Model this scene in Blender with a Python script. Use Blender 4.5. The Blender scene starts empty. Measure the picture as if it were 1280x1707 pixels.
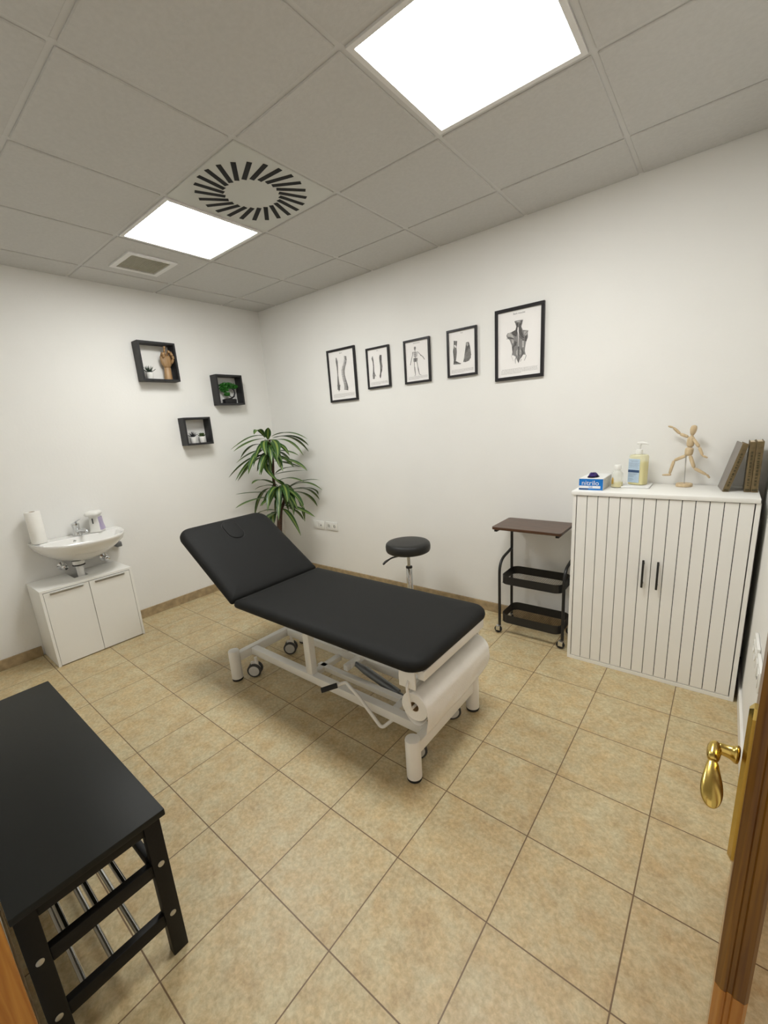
import bpy, bmesh, math, random
from mathutils import Vector, Matrix
random.seed(7)
D = bpy.data
COL = bpy.context.scene.collection
PI = math.pi
R = math.radians

# ------------------------------------------------------------------ materials
def pmat(name, col, rough=.5, metal=0., noise=0., nscale=20., bump=0., bscale=200., spec=.5, coat=0., emit=None, trans=0., ior=1.45, stretch=None):
    m = D.materials.new(name); m.use_nodes = True
    nt = m.node_tree; b = nt.nodes['Principled BSDF']
    b.inputs['Base Color'].default_value = (*col, 1)
    b.inputs['Roughness'].default_value = rough
    b.inputs['Metallic'].default_value = metal
    b.inputs['Specular IOR Level'].default_value = spec
    b.inputs['Coat Weight'].default_value = coat
    b.inputs['Transmission Weight'].default_value = trans
    b.inputs['IOR'].default_value = ior
    tc = nt.nodes.new('ShaderNodeTexCoord')
    src = tc.outputs['Object']
    if stretch:
        mp = nt.nodes.new('ShaderNodeMapping'); mp.inputs['Scale'].default_value = stretch
        nt.links.new(src, mp.inputs['Vector']); src = mp.outputs['Vector']
    if noise:
        n = nt.nodes.new('ShaderNodeTexNoise'); n.inputs['Scale'].default_value = nscale; n.inputs['Detail'].default_value = 4
        nt.links.new(src, n.inputs['Vector'])
        r = nt.nodes.new('ShaderNodeValToRGB')
        r.color_ramp.elements[0].position = .3; r.color_ramp.elements[1].position = .7
        r.color_ramp.elements[0].color = (*[max(0, c*(1-noise)) for c in col], 1)
        r.color_ramp.elements[1].color = (*[min(1, c*(1+noise)) for c in col], 1)
        nt.links.new(n.outputs['Fac'], r.inputs['Fac']); nt.links.new(r.outputs['Color'], b.inputs['Base Color'])
    if bump:
        n2 = nt.nodes.new('ShaderNodeTexNoise'); n2.inputs['Scale'].default_value = bscale; n2.inputs['Detail'].default_value = 3
        nt.links.new(src, n2.inputs['Vector'])
        bp = nt.nodes.new('ShaderNodeBump'); bp.inputs['Strength'].default_value = bump; bp.inputs['Distance'].default_value = .002
        nt.links.new(n2.outputs['Fac'], bp.inputs['Height']); nt.links.new(bp.outputs['Normal'], b.inputs['Normal'])
    if emit:
        b.inputs['Emission Color'].default_value = (*emit[0], 1); b.inputs['Emission Strength'].default_value = emit[1]
    return m

def floor_mat():
    m = D.materials.new('beige_floor_tiles'); m.use_nodes = True
    nt = m.node_tree; L = nt.links; b = nt.nodes['Principled BSDF']
    tc = nt.nodes.new('ShaderNodeTexCoord')
    mp = nt.nodes.new('ShaderNodeMapping'); mp.vector_type = 'TEXTURE'
    mp.inputs['Location'].default_value = (3.3228, -1.9714, 0); mp.inputs['Rotation'].default_value = (0, 0, -.0059)
    L.new(tc.outputs['Object'], mp.inputs['Vector'])
    br = nt.nodes.new('ShaderNodeTexBrick'); br.offset = 0; br.squash = 1
    br.inputs['Scale'].default_value = 1; br.inputs['Brick Width'].default_value = .33333; br.inputs['Row Height'].default_value = .33333
    br.inputs['Mortar Size'].default_value = .0022; br.inputs['Mortar Smooth'].default_value = .2
    br.inputs['Color1'].default_value = (.0, .0, .0, 1); br.inputs['Color2'].default_value = (1, 1, 1, 1); br.inputs['Mortar'].default_value = (.5, .5, .5, 1)
    L.new(mp.outputs['Vector'], br.inputs['Vector'])
    # per tile offset of the mottling
    sc = nt.nodes.new('ShaderNodeVectorMath'); sc.operation = 'SCALE'; sc.inputs['Scale'].default_value = 7.3
    L.new(br.outputs['Color'], sc.inputs[0])
    ad = nt.nodes.new('ShaderNodeVectorMath'); ad.operation = 'ADD'
    L.new(sc.outputs[0], ad.inputs[0]); L.new(tc.outputs['Object'], ad.inputs[1])
    n1 = nt.nodes.new('ShaderNodeTexNoise'); n1.inputs['Scale'].default_value = 11; n1.inputs['Detail'].default_value = 8; n1.inputs['Roughness'].default_value = .72
    n2 = nt.nodes.new('ShaderNodeTexNoise'); n2.inputs['Scale'].default_value = 75; n2.inputs['Detail'].default_value = 5; n2.inputs['Roughness'].default_value = .65; n2.inputs['Distortion'].default_value = .3
    L.new(ad.outputs[0], n1.inputs['Vector']); L.new(ad.outputs[0], n2.inputs['Vector'])
    r1 = nt.nodes.new('ShaderNodeValToRGB'); e = r1.color_ramp.elements
    e[0].position = .34; e[0].color = (.450, .345, .190, 1); e[1].position = .66; e[1].color = (.550, .470, .290, 1)
    k = e.new(.5); k.color = (.510, .415, .240, 1)
    L.new(n1.outputs['Fac'], r1.inputs['Fac'])
    r2 = nt.nodes.new('ShaderNodeValToRGB'); e = r2.color_ramp.elements
    e[0].position = .36; e[0].color = (.83, .81, .77, 1); e[1].position = .66; e[1].color = (1.14, 1.14, 1.15, 1)
    L.new(n2.outputs['Fac'], r2.inputs['Fac'])
    mu = nt.nodes.new('ShaderNodeMix'); mu.data_type = 'RGBA'; mu.blend_type = 'MULTIPLY'; mu.inputs[0].default_value = 1
    L.new(r1.outputs['Color'], mu.inputs[6]); L.new(r2.outputs['Color'], mu.inputs[7])
    n3 = nt.nodes.new('ShaderNodeTexNoise'); n3.inputs['Scale'].default_value = 15; n3.inputs['Detail'].default_value = 3; n3.inputs['Roughness'].default_value = .55
    of = nt.nodes.new('ShaderNodeVectorMath'); of.operation = 'ADD'; of.inputs[1].default_value = (3.1, 8.7, 1.3); L.new(ad.outputs[0], of.inputs[0]); L.new(of.outputs[0], n3.inputs['Vector'])
    r3 = nt.nodes.new('ShaderNodeValToRGB'); e = r3.color_ramp.elements
    e[0].position = .36; e[0].color = (1.075, 1.005, .93, 1); e[1].position = .62; e[1].color = (1.065, 1.10, 1.15, 1)
    L.new(n3.outputs['Fac'], r3.inputs['Fac'])
    m3 = nt.nodes.new('ShaderNodeMix'); m3.data_type = 'RGBA'; m3.blend_type = 'MULTIPLY'; m3.inputs[0].default_value = 1
    L.new(mu.outputs[2], m3.inputs[6]); L.new(r3.outputs['Color'], m3.inputs[7])
    mx = nt.nodes.new('ShaderNodeMix'); mx.data_type = 'RGBA'
    L.new(br.outputs['Fac'], mx.inputs[0]); L.new(m3.outputs[2], mx.inputs[6]); mx.inputs[7].default_value = (.17, .105, .05, 1)
    L.new(mx.outputs[2], b.inputs['Base Color'])
    b.inputs['Roughness'].default_value = .42
    bp = nt.nodes.new('ShaderNodeBump'); bp.inputs['Strength'].default_value = .5; bp.inputs['Distance'].default_value = .002; bp.invert = True
    L.new(br.outputs['Fac'], bp.inputs['Height']); L.new(bp.outputs['Normal'], b.inputs['Normal'])
    return m

def wood_mat(name, c1, c2, rough=.4, scale=(6, 6, .5), coat=.0, nscale=8):
    m = D.materials.new(name); m.use_nodes = True
    nt = m.node_tree; L = nt.links; b = nt.nodes['Principled BSDF']
    tc = nt.nodes.new('ShaderNodeTexCoord'); mp = nt.nodes.new('ShaderNodeMapping'); mp.inputs['Scale'].default_value = scale
    L.new(tc.outputs['Object'], mp.inputs['Vector'])
    n = nt.nodes.new('ShaderNodeTexNoise'); n.inputs['Scale'].default_value = nscale; n.inputs['Detail'].default_value = 6; n.inputs['Distortion'].default_value = .6
    L.new(mp.outputs['Vector'], n.inputs['Vector'])
    r = nt.nodes.new('ShaderNodeValToRGB'); e = r.color_ramp.elements
    e[0].position = .35; e[0].color = (*c1, 1); e[1].position = .65; e[1].color = (*c2, 1)
    L.new(n.outputs['Fac'], r.inputs['Fac']); L.new(r.outputs['Color'], b.inputs['Base Color'])
    b.inputs['Roughness'].default_value = rough; b.inputs['Coat Weight'].default_value = coat
    return m

def leaf_mat():
    m = D.materials.new('variegated_leaf'); m.use_nodes = True
    nt = m.node_tree; L = nt.links; b = nt.nodes['Principled BSDF']
    uv = nt.nodes.new('ShaderNodeUVMap'); uv.uv_map = 'leaf'
    sx = nt.nodes.new('ShaderNodeSeparateXYZ'); L.new(uv.outputs['UV'], sx.inputs[0])
    r = nt.nodes.new('ShaderNodeValToRGB'); e = r.color_ramp.elements
    g = (.040, .105, .022, 1); y = (.34, .40, .09, 1); d = (.022, .060, .016, 1)
    e[0].position = 0; e[0].color = (.06, .14, .03, 1); e[1].position = 1; e[1].color = (.06, .14, .03, 1)
    for p, c in ((.22, d), (.36, g), (.43, y), (.50, g), (.57, y), (.64, g), (.80, d)):
        k = e.new(p); k.color = c
    L.new(sx.outputs['X'], r.inputs['Fac']); L.new(r.outputs['Color'], b.inputs['Base Color'])
    b.inputs['Roughness'].default_value = .38
    b.inputs['Subsurface Weight'].default_value = .0
    return m

def glass_mat():
    m = D.materials.new('clear_pane'); m.use_nodes = True
    nt = m.node_tree; L = nt.links; nt.nodes.remove(nt.nodes['Principled BSDF'])
    t = nt.nodes.new('ShaderNodeBsdfTransparent'); t.inputs[0].default_value = (1, 1, 1, 1)
    g = nt.nodes.new('ShaderNodeBsdfGlossy'); g.inputs['Roughness'].default_value = .03
    f = nt.nodes.new('ShaderNodeFresnel'); f.inputs['IOR'].default_value = 1.45
    mx = nt.nodes.new('ShaderNodeMixShader')
    ge = nt.nodes.new('ShaderNodeNewGeometry'); mm = nt.nodes.new('ShaderNodeMath'); mm.operation = 'SUBTRACT'; mm.inputs[0].default_value = 1; mp_ = nt.nodes.new('ShaderNodeMath'); mp_.operation = 'MULTIPLY'
    L.new(ge.outputs['Backfacing'], mm.inputs[1]); L.new(mm.outputs[0], mp_.inputs[0]); L.new(f.outputs[0], mp_.inputs[1])
    L.new(mp_.outputs[0], mx.inputs[0]); L.new(t.outputs[0], mx.inputs[1]); L.new(g.outputs[0], mx.inputs[2])
    L.new(mx.outputs[0], nt.nodes['Material Output'].inputs['Surface'])
    return m

def plastic_film(name, col, alpha):
    m = D.materials.new(name); m.use_nodes = True
    nt = m.node_tree; L = nt.links; b = nt.nodes['Principled BSDF']
    b.inputs['Base Color'].default_value = (*col, 1); b.inputs['Roughness'].default_value = .15
    b.inputs['Alpha'].default_value = alpha
    return m

M = dict(
    wall=pmat('white_wall_paint', (.84, .83, .80), .65, bump=.25, bscale=60, noise=.012, nscale=3),
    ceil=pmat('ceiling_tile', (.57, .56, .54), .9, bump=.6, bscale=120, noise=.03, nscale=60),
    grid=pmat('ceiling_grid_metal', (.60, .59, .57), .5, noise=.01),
    floor=floor_mat(),
    skirt=pmat('tile_skirting', (.38, .285, .165), .4, noise=.22, nscale=25),
    skirtw=pmat('white_skirting', (.85, .83, .78), .4, noise=.01),
    white=pmat('white_melamine', (.88, .87, .83), .45, noise=.01, nscale=5),
    whitegloss=pmat('white_gloss_front', (.87, .86, .82), .3, noise=.01, nscale=5),
    groove=pmat('dark_groove', (.03, .03, .03), .8, noise=.05),
    powder=pmat('white_powder_coat', (.88, .865, .82), .35, noise=.01),
    vinyl=pmat('black_vinyl', (.0125, .0125, .012), .62, spec=.2, bump=.25, bscale=500, noise=.03, nscale=40),
    vinyl2=pmat('black_vinyl_stool', (.016, .016, .015), .45, bump=.25, bscale=500, noise=.03, nscale=40),
    black=pmat('black_paint', (.016, .0155, .015), .4, noise=.06, nscale=30),
    blackwood=pmat('black_stained_wood', (.0075, .0065, .0055), .5, spec=.28, noise=.15, nscale=14, stretch=(.5, 8, 8)),
    benchtop=pmat('black_bench_top', (.0085, .009, .0075), .48, spec=.3, noise=.03, nscale=40),
    shelfblack=pmat('black_shelf_board', (.017, .0165, .018), .5, noise=.08, nscale=30),
    rubber=pmat('black_rubber', (.02, .02, .02), .7, noise=.05),
    greyrub=pmat('grey_rubber', (.06, .06, .06), .6, noise=.05),
    casterw=pmat('caster_disc', (.62, .62, .60), .4, noise=.03),
    chrome=pmat('chrome', (.68, .69, .70), .09, 1., noise=.01),
    steel=pmat('brushed_steel', (.55, .55, .54), .32, 1., noise=.05),
    greymetal=pmat('grey_cylinder_paint', (.19, .20, .21), .4, .4, noise=.05),
    brass=pmat('polished_brass', (.60, .43, .12), .22, 1., noise=.04, nscale=12),
    paper=pmat('crepe_paper', (.89, .87, .82), .75, bump=.5, bscale=140, noise=.02),
    card=pmat('cardboard_core', (.30, .19, .09), .85, noise=.1),
    print=pmat('print_paper', (.90, .875, .855), .7, noise=.015, nscale=8),
    ink=pmat('engraving_ink', (.095, .09, .088), .8, noise=.75, nscale=260),
    inkmid=pmat('engraving_ink_mid', (.25, .24, .235), .8, noise=.6, nscale=300),
    inklight=pmat('engraving_ink_light', (.48, .46, .44), .8, noise=.25, nscale=240),
    frame=pmat('black_picture_frame', (.012, .010, .012), .35, noise=.08),
    glass=glass_mat(),
    porcelain=pmat('porcelain', (.84, .83, .80), .08, noise=.005, coat=.3),
    whiteplastic=pmat('white_plastic', (.82, .81, .77), .35, noise=.01),
    lilac=pmat('lilac_plastic', (.42, .36, .52), .3, noise=.04),
    darkslot=pmat('dark_slot', (.01, .01, .01), .8, noise=.05),
    leaf=leaf_mat(),
    bark=pmat('dracaena_bark', (.055, .028, .016), .8, noise=.5, nscale=70, bump=.6, bscale=80),
    soil=pmat('potting_soil', (.03, .02, .013), .95, noise=.5, nscale=90, bump=1, bscale=150),
    plantpot=pmat('grey_plant_pot', (.14, .14, .14), .5, noise=.08),
    succ=pmat('dark_succulent', (.022, .045, .028), .5, noise=.3, nscale=60),
    succ2=pmat('purple_succulent', (.035, .037, .042), .5, noise=.3, nscale=60),
    succ3=pmat('green_succulent', (.05, .085, .025), .5, noise=.3, nscale=60),
    bons=pmat('bonsai_foliage', (.022, .150, .012), .6, noise=.5, nscale=90),
    whitepot=pmat('white_ceramic_pot', (.80, .79, .76), .35, noise=.01),
    beech=wood_mat('beech_wood', (.55, .41, .24), (.65, .51, .32), .5, (8, 8, 1.2)),
    handwood=wood_mat('hand_wood', (.30, .175, .075), (.42, .26, .125), .45, (8, 8, 1.2)),
    walnut=wood_mat('walnut_board', (.050, .022, .011), (.105, .05, .025), .3, (.8, 8, 8)),
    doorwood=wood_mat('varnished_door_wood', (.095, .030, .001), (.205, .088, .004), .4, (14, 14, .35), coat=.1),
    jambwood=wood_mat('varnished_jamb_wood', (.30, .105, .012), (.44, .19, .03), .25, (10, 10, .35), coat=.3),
    blue=pmat('blue_carton', (.005, .17, .56), .45, noise=.02),
    cartonw=pmat('white_carton', (.80, .80, .79), .5, noise=.02),
    cartong=pmat('printed_carton_side', (.55, .55, .52), .5, noise=.35, nscale=220),
    purple=pmat('dark_purple_glove', (.03, .012, .12), .6, noise=.4, nscale=90),
    red=pmat('red_print', (.35, .08, .07), .6, noise=.1),
    oil=pmat('yellow_oil', (.80, .70, .30), .15, noise=.03),
    label=pmat('pale_blue_label', (.50, .62, .74), .5, noise=.04, nscale=60),
    labeld=pmat('label_grey_print', (.28, .36, .46), .6, noise=.1, nscale=200),
    navy=pmat('navy_band', (.035, .075, .17), .5, noise=.08),
    film=plastic_film('clear_bottle', (.85, .86, .78), .32),
    filmy=plastic_film('clear_yellow_bottle', (.86, .82, .52), .5),
    amber=pmat('amber_print', (.60, .38, .09), .5, noise=.2),
    bookolive=pmat('olive_book_cloth', (.150, .105, .045), .6, noise=.25, nscale=35),
    bookgrey=pmat('grey_book_cover', (.20, .175, .15), .35, noise=.08, nscale=20),
    bookdark=pmat('dark_book_board', (.035, .03, .026), .6, noise=.15),
    bookink=pmat('dark_spine_lettering', (.06, .045, .015), .6, noise=.3, nscale=80),
    pages=pmat('aged_pages', (.66, .56, .40), .85, noise=.15, nscale=60, stretch=(20, 1, 1)),
    lamp=pmat('lit_diffuser', (.9, .9, .9), .5, emit=((1.0, 1.01, .985), 16.)),
    lampframe=pmat('lamp_frame', (.75, .74, .72), .4, noise=.01),
    ventplate=pmat('vent_plate', (.56, .56, .52), .35, noise=.01),
    grille=pmat('vent_louvre', (.68, .65, .55), .5, .0, noise=.05),
)
INKY = 0

# ------------------------------------------------------------------ mesh helpers
class MB:
    def __init__(s): s.bm = bmesh.new(); s.mi = 0
    def _n(s, fs):
        for f in fs: f.material_index = s.mi
        return s
    def box(s, x0, x1, y0, y1, z0, z1, bev=0, seg=2):
        b = bmesh.new()
        vs = [b.verts.new((x, y, z)) for x in (x0, x1) for y in (y0, y1) for z in (z0, z1)]
        for q in ((0, 1, 3, 2), (4, 6, 7, 5), (0, 4, 5, 1), (2, 3, 7, 6), (0, 2, 6, 4), (1, 5, 7, 3)):
            b.faces.new([vs[i] for i in q])
        if bev: bmesh.ops.bevel(b, geom=list(b.edges), offset=bev, segments=seg, profile=.5, affect='EDGES')
        return s.merge(b)
    def merge(s, b, mat=None):
        if mat is not None: b.transform(mat)
        mp = {}
        for v in b.verts: mp[v] = s.bm.verts.new(v.co)
        for f in b.faces:
            try: g = s.bm.faces.new([mp[v] for v in f.verts]); g.material_index = s.mi
            except ValueError: pass
        b.free(); return s
    def rings(s, rs, cap0=True, cap1=True, closed=True):
        L = [[s.bm.verts.new(p) for p in r] for r in rs]
        n = len(L[0])
        for a, b in zip(L, L[1:]):
            for i in range(n if closed else n-1):
                j = (i+1) % n
                f = s.bm.faces.new([a[i], a[j], b[j], b[i]]); f.material_index = s.mi
        for c, l in ((cap0, L[0][::-1]), (cap1, L[-1])):
            if c: f = s.bm.faces.new(l); f.material_index = s.mi
        return s
    def lathe(s, prof, c=(0, 0, 0), n=32, axis='z', cap0=True, cap1=True, sx=1, sy=1):
        rs = []
        for r, h in prof:
            ring = []
            for i in range(n):
                a = 2*PI*i/n; u, v = r*math.cos(a)*sx, r*math.sin(a)*sy
                p = {'z': (u, v, h), 'y': (u, h, -v), 'x': (h, u, v)}[axis]
                ring.append(Vector(p)+Vector(c))
            rs.append(ring)
        return s.rings(rs, cap0, cap1)
    def tube(s, pts, r, n=12, fillet=0, fs=5, cap=True, flat=1):
        P = [Vector(p) for p in pts]
        if fillet and len(P) > 2:
            Q = [P[0]]
            if isinstance(r, (list, tuple)): r = [r[0]]+[x for x in r[1:-1] for _ in range(fs+1)]+[r[-1]]
            for a, b, c in zip(P, P[1:], P[2:]):
                d1 = (a-b); d2 = (c-b); k = min(fillet, d1.length*.49, d2.length*.49)
                p1 = b+d1.normalized()*k; p2 = b+d2.normalized()*k
                for i in range(fs+1):
                    t = i/fs; Q.append(p1*(1-t)**2+b*2*t*(1-t)+p2*t*t)
            Q.append(P[-1]); P = Q
        rad = r if isinstance(r, (list, tuple)) else [r]*len(P)
        rs = []; u = None
        for i, p in enumerate(P):
            t = ((P[min(i+1, len(P)-1)]-P[max(i-1, 0)])).normalized()
            if u is None:
                u = t.orthogonal().normalized()
                if abs(t.z) < .9: u = t.cross(Vector((0, 0, 1))).normalized()
            u = (u-t*u.dot(t)).normalized(); v = t.cross(u)
            rs.append([p+(u*math.cos(2*PI*k/n)+v*math.sin(2*PI*k/n)*flat)*rad[i] for k in range(n)])
        return s.rings(rs, cap, cap)
    def rrect(s, x0, x1, y0, y1, r, prof, n=8, mat=None):
        """rounded-rectangle solid; prof = [(inset, z)]"""
        rs = []; R4 = r if isinstance(r, tuple) else (r,)*4
        for ins, z in prof:
            ring = []
            for q, (sx, sy) in enumerate(((1, 1), (-1, 1), (-1, -1), (1, -1))):
                rq = R4[q]; rr = max(rq-ins, .001); k_ = max(rq, ins+.001)
                cx = (x1-k_) if sx > 0 else (x0+k_); cy = (y1-k_) if sy > 0 else (y0+k_)
                for k in range(n+1):
                    a = q*PI/2+PI/2*k/n; ring.append(Vector((cx+rr*math.cos(a), cy+rr*math.sin(a), z)))
            rs.append([mat @ p for p in ring] if mat else ring)
        return s.rings(rs)
    def poly(s, pts):
        f = s.bm.faces.new([s.bm.verts.new(p) for p in pts]); f.material_index = s.mi; return s
    def prism(s, pts, d):
        d = Vector(d); a = [Vector(p) for p in pts]; return s.rings([a, [p+d for p in a]])
    def xf(s, m): s.bm.transform(m); return s
    def build(s, name, mats, parent=None, smooth=35):
        bmesh.ops.recalc_face_normals(s.bm, faces=list(s.bm.faces))
        if parent is not None:
            o = parent; t = Vector((0, 0, 0))
            while o: t += o.location; o = o.parent
            s.bm.transform(Matrix.Translation(-t))
        me = D.meshes.new(name); s.bm.to_mesh(me); s.bm.free()
        for m in (mats if isinstance(mats, (list, tuple)) else [mats]): me.materials.append(M[m])
        if smooth:
            me.shade_smooth(); me.set_sharp_from_angle(angle=R(smooth))
        o = D.objects.new(name, me); COL.objects.link(o)
        if parent is not None: o.parent = parent
        return o

def tag(o, label, cat, group=None):
    o['label'] = label; o['category'] = cat
    if group: o['group'] = group
    return o
def thing(name, loc, label, cat, group=None):
    o = D.objects.new(name, None); o.empty_display_size = .1; o.location = loc; COL.objects.link(o)
    return tag(o, label, cat, group)
def struct(mb, name, mat, smooth=35, parent=None):
    o = mb.build(name, mat, parent, smooth)
    if parent is None: o['kind'] = 'structure'
    return o
def one(mb, name, mat, label, cat, group=None, smooth=35, loc=None):
    """a thing that is one mesh, its origin at loc"""
    if loc is not None: mb.xf(Matrix.Translation(-Vector(loc)))
    o = mb.build(name, mat, None, smooth)
    if loc is not None: o.location = loc
    return tag(o, label, cat, group)
def text_mesh(body, size, align='CENTER', ext=.0):
    c = D.curves.new('lettering', 'FONT'); c.body = body; c.size = size; c.align_x = align; c.align_y = 'CENTER'; c.extrude = ext; c.resolution_u = 3
    o = D.objects.new('lettering', c); me = D.meshes.new_from_object(o)
    b = bmesh.new(); b.from_mesh(me); D.objects.remove(o); D.curves.remove(c); D.meshes.remove(me)
    return b
def copy_tree(o, loc=None, rz=None, parent=None):
    c = o.copy(); COL.objects.link(c)
    if parent: c.parent = parent
    if loc is not None: c.location = loc
    if rz is not None: c.rotation_euler[2] = rz
    for ch in list(o.children): copy_tree(ch, parent=c)
    return c

# ------------------------------------------------------------------ the room
W, H, YF = 3.93, 2.629, -2.872
GX, GY = 2.6833, -1.0021
struct(MB().box(-.12, 5.2, -4.4, .12, -.10, 0), 'floor', 'floor', 0)
struct(MB().box(-.12, 0, YF-.12, .12, 0, H+.15), 'wall_left', 'wall', 0)
struct(MB().box(-.12, W+.12, 0, .12, 0, H+.15), 'wall_back', 'wall', 0)
wr = MB()
wr.box(W, W+.12, -1.42, 0, 0, H+.15).box(W, W+.12, -2.26, -1.42, 2.06, H+.15).box(W, W+.12, YF-.12, -2.26, 0, H+.15)
struct(wr, 'wall_right', 'wall', 0)
wf = MB().box(-.12, 2.885, YF-.12, YF, 0, H+.15).box(2.885, W, YF-.12, YF, 2.10, H+.15)
struct(wf, 'wall_front', 'wall', 0)
# skirting
struct(MB().box(0, .012, YF, -2.28, 0, .075, .002).box(0, .012, -1.69, 0, 0, .075, .002), 'baseboard_left', 'skirt', 0)
struct(MB().box(.012, W, -.012, 0, 0, .075, .002), 'baseboard_back', 'skirt', 0)
struct(MB().box(W-.012, W, -1.40, -.012, 0, .07, .002), 'baseboard_right', 'skirtw', 0)
struct(MB().box(.012, 2.87, YF, YF+.006, 0, .075, .002), 'baseboard_front', 'skirt', 0)

# suspended ceiling: tiles in a grid of metal bars
xs = [GX+.6*k for k in range(-5, 4)]; ys = [GY+.6*k for k in range(-4, 3)]
SKIP = {(2.0, 'L')}
def cell(i, j): return (GX+.6*i, GX+.6*(i+1), GY+.6*j, GY+.6*(j+1))
special = {(0, -1), (-3, -1), (-2, -1)}
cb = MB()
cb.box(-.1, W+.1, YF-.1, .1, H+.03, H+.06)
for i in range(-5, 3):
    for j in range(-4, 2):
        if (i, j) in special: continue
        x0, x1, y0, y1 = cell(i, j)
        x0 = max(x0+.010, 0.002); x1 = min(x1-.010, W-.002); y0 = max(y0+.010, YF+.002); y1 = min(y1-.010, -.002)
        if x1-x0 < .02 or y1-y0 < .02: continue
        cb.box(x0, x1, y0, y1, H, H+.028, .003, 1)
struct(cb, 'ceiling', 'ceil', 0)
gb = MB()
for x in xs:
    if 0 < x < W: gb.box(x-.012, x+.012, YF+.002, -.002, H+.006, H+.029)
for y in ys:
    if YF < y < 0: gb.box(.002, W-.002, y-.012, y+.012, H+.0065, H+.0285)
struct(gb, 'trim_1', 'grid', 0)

# ceiling light panels
def light(i, j, label):
    x0, x1, y0, y1 = cell(i, j); cx, cy = (x0+x1)/2, (y0+y1)/2
    t = thing('ceiling_light', (cx, cy, H), label, 'ceiling light', 'square light panels in the ceiling')
    f = MB()
    a, w = .287, .02
    for s in (-1, 1):
        f.box(cx-a, cx+a, cy+s*a-(w if s > 0 else 0), cy+s*a+(0 if s > 0 else w), H-.001, H+.024)
        f.box(cx+s*a-(w if s > 0 else 0), cx+s*a+(0 if s > 0 else w), cy-a+w, cy+a-w, H-.001, H+.024)
    f.build('light_frame', 'lampframe', t, 0)
    MB().box(cx-a+w, cx+a-w, cy-a+w, cy+a-w, H+.006, H+.016).build('diffuser', 'lamp', t, 0)
    return t
light(0, -1, 'large-looking lit square ceiling panel nearest the viewer, above the room centre')
light(-3, -1, 'lit square ceiling panel beside the round swirl vent, toward the sink wall')

# swirl diffuser
x0, x1, y0, y1 = cell(-2, -1); cx, cy = (x0+x1)/2, (y0+y1)/2
t = thing('swirl_vent', (cx, cy, H), 'white square ceiling air vent with a ring of black swirl slots', 'air vent')
MB().box(cx-.289, cx+.289, cy-.289, cy+.289, H, H+.02, .002, 1).build('vent_plate', 'ventplate', t, 0)
for k in range(24):
    a = 2*PI*k/24+.06; d = a+R(17)
    m = Matrix.Translation((cx+.200*math.cos(a), cy+.200*math.sin(a), H)) @ Matrix.Rotation(d, 4, 'Z')
    MB().box(-.071, .071, -.0115, .0115, -.0015, .001).xf(m).build('slot', 'darkslot', t, 0)

# square return grille
t = thing('ceiling_grille', (.562, -1.318, H), 'small beige louvred return-air grille in the ceiling near the sink wall', 'air vent')
f = MB()
for (a0, a1, b0, b1) in ((.402, .722, -1.475, -1.443), (.402, .722, -1.193, -1.161), (.402, .434, -1.443, -1.193), (.690, .722, -1.443, -1.193)):
    f.box(a0, a1, b0, b1, H-.010, H-.0005)
f.build('grille_frame', 'lampframe', t, 0)
l = MB()
for k in range(20):
    y = -1.441+.0127*k
    l.box(.434, .690, -.0012, .0012, -.004, .004).xf(Matrix.Identity(4)) if False else None
    b = bmesh.new(); bmesh.ops.create_cube(b, size=1, matrix=Matrix.Translation((.562, y+.004, H-.005)) @ Matrix.Rotation(R(40), 4, 'X') @ Matrix.Diagonal((.256, .011, .0015, 1)))
    l.merge(b)
l.mi = 1; l.box(.434, .690, -1.443, -1.193, H-.0012, H-.0004)
l.build('louvres', ['grille', 'grille'], t, 0)

# ------------------------------------------------------------------ door on the right and door frame at the left edge
d = D.objects.new('door_1', None); d.location = (3.828, -2.2, 0); COL.objects.link(d); d['kind'] = 'structure'
dirv = Vector((.073, .78, 0)).normalized(); nrm = Vector((-dirv.y, dirv.x, 0))   # along the leaf, and out of its room face
F = Matrix(((dirv.x, nrm.x, 0, 3.832), (dirv.y, nrm.y, 0, -2.2), (0, 0, 1, 0), (0, 0, 0, 1)))  # u along leaf, v towards the room
PROF = ((0.006, .018), (.0, .010), (.0, .004), (.003, .002), (.003, -.003), (0, -.005), (0, -.018), (.006, -.022), (.78, -.022), (.78, .018))
lf = MB().rings([[Vector((u, v, z)) for (u, v) in PROF] for z in (.595, 2.03)])
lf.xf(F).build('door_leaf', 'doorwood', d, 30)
MB().rings([[Vector((u, v, z)) for (u, v) in PROF] for z in (.008, .5945)]).xf(F).build('lower_leaf', 'jambwood', d, 30)  # lower stretch of the same leaf, in a paler wood
pl = MB().rings([[Vector((.040+ins, .0178+h, zz)), Vector((.040+ins, .0178+h, .800+ins)), Vector((.048+ins, .0178+h, .790+ins)), Vector((.064-ins, .0178+h, .790+ins)), Vector((.072-ins, .0178+h, .800+ins)), Vector((.072-ins, .0178+h, 1.045-ins)), Vector((.064-ins, .0178+h, 1.058-ins)), Vector((.048+ins, .0178+h, 1.058-ins)), Vector((.040+ins, .0178+h, 1.045-ins))] for ins, h, zz in ((0, 0, .85), (0, .004, .85), (.005, .009, .85))])
pl.xf(F).build('handle_plate', 'brass', d, 30)
hz = .968
hd = MB().lathe([(.013, .028), (.014, .034), (.011, .037), (.0095, .042), (.0085, .050), (.0098, .055)], n=20, axis='y', c=(.060, 0, hz))
hd.tube([(.064, .053, hz+.002), (.061, .058, hz), (.044, .058, hz-.001), (.030, .057, hz-.005)], [.008, .0105, .0088, .0075], 16)
hd.tube([(.033, .057, hz-.004), (.022, .056, hz-.008), (.008, .054, hz-.016), (-.008, .052, hz-.026), (-.022, .050, hz-.033), (-.028, .049, hz-.035)], [.0072, .0078, .0122, .0142, .010, .003], 20, flat=.62)
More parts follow.
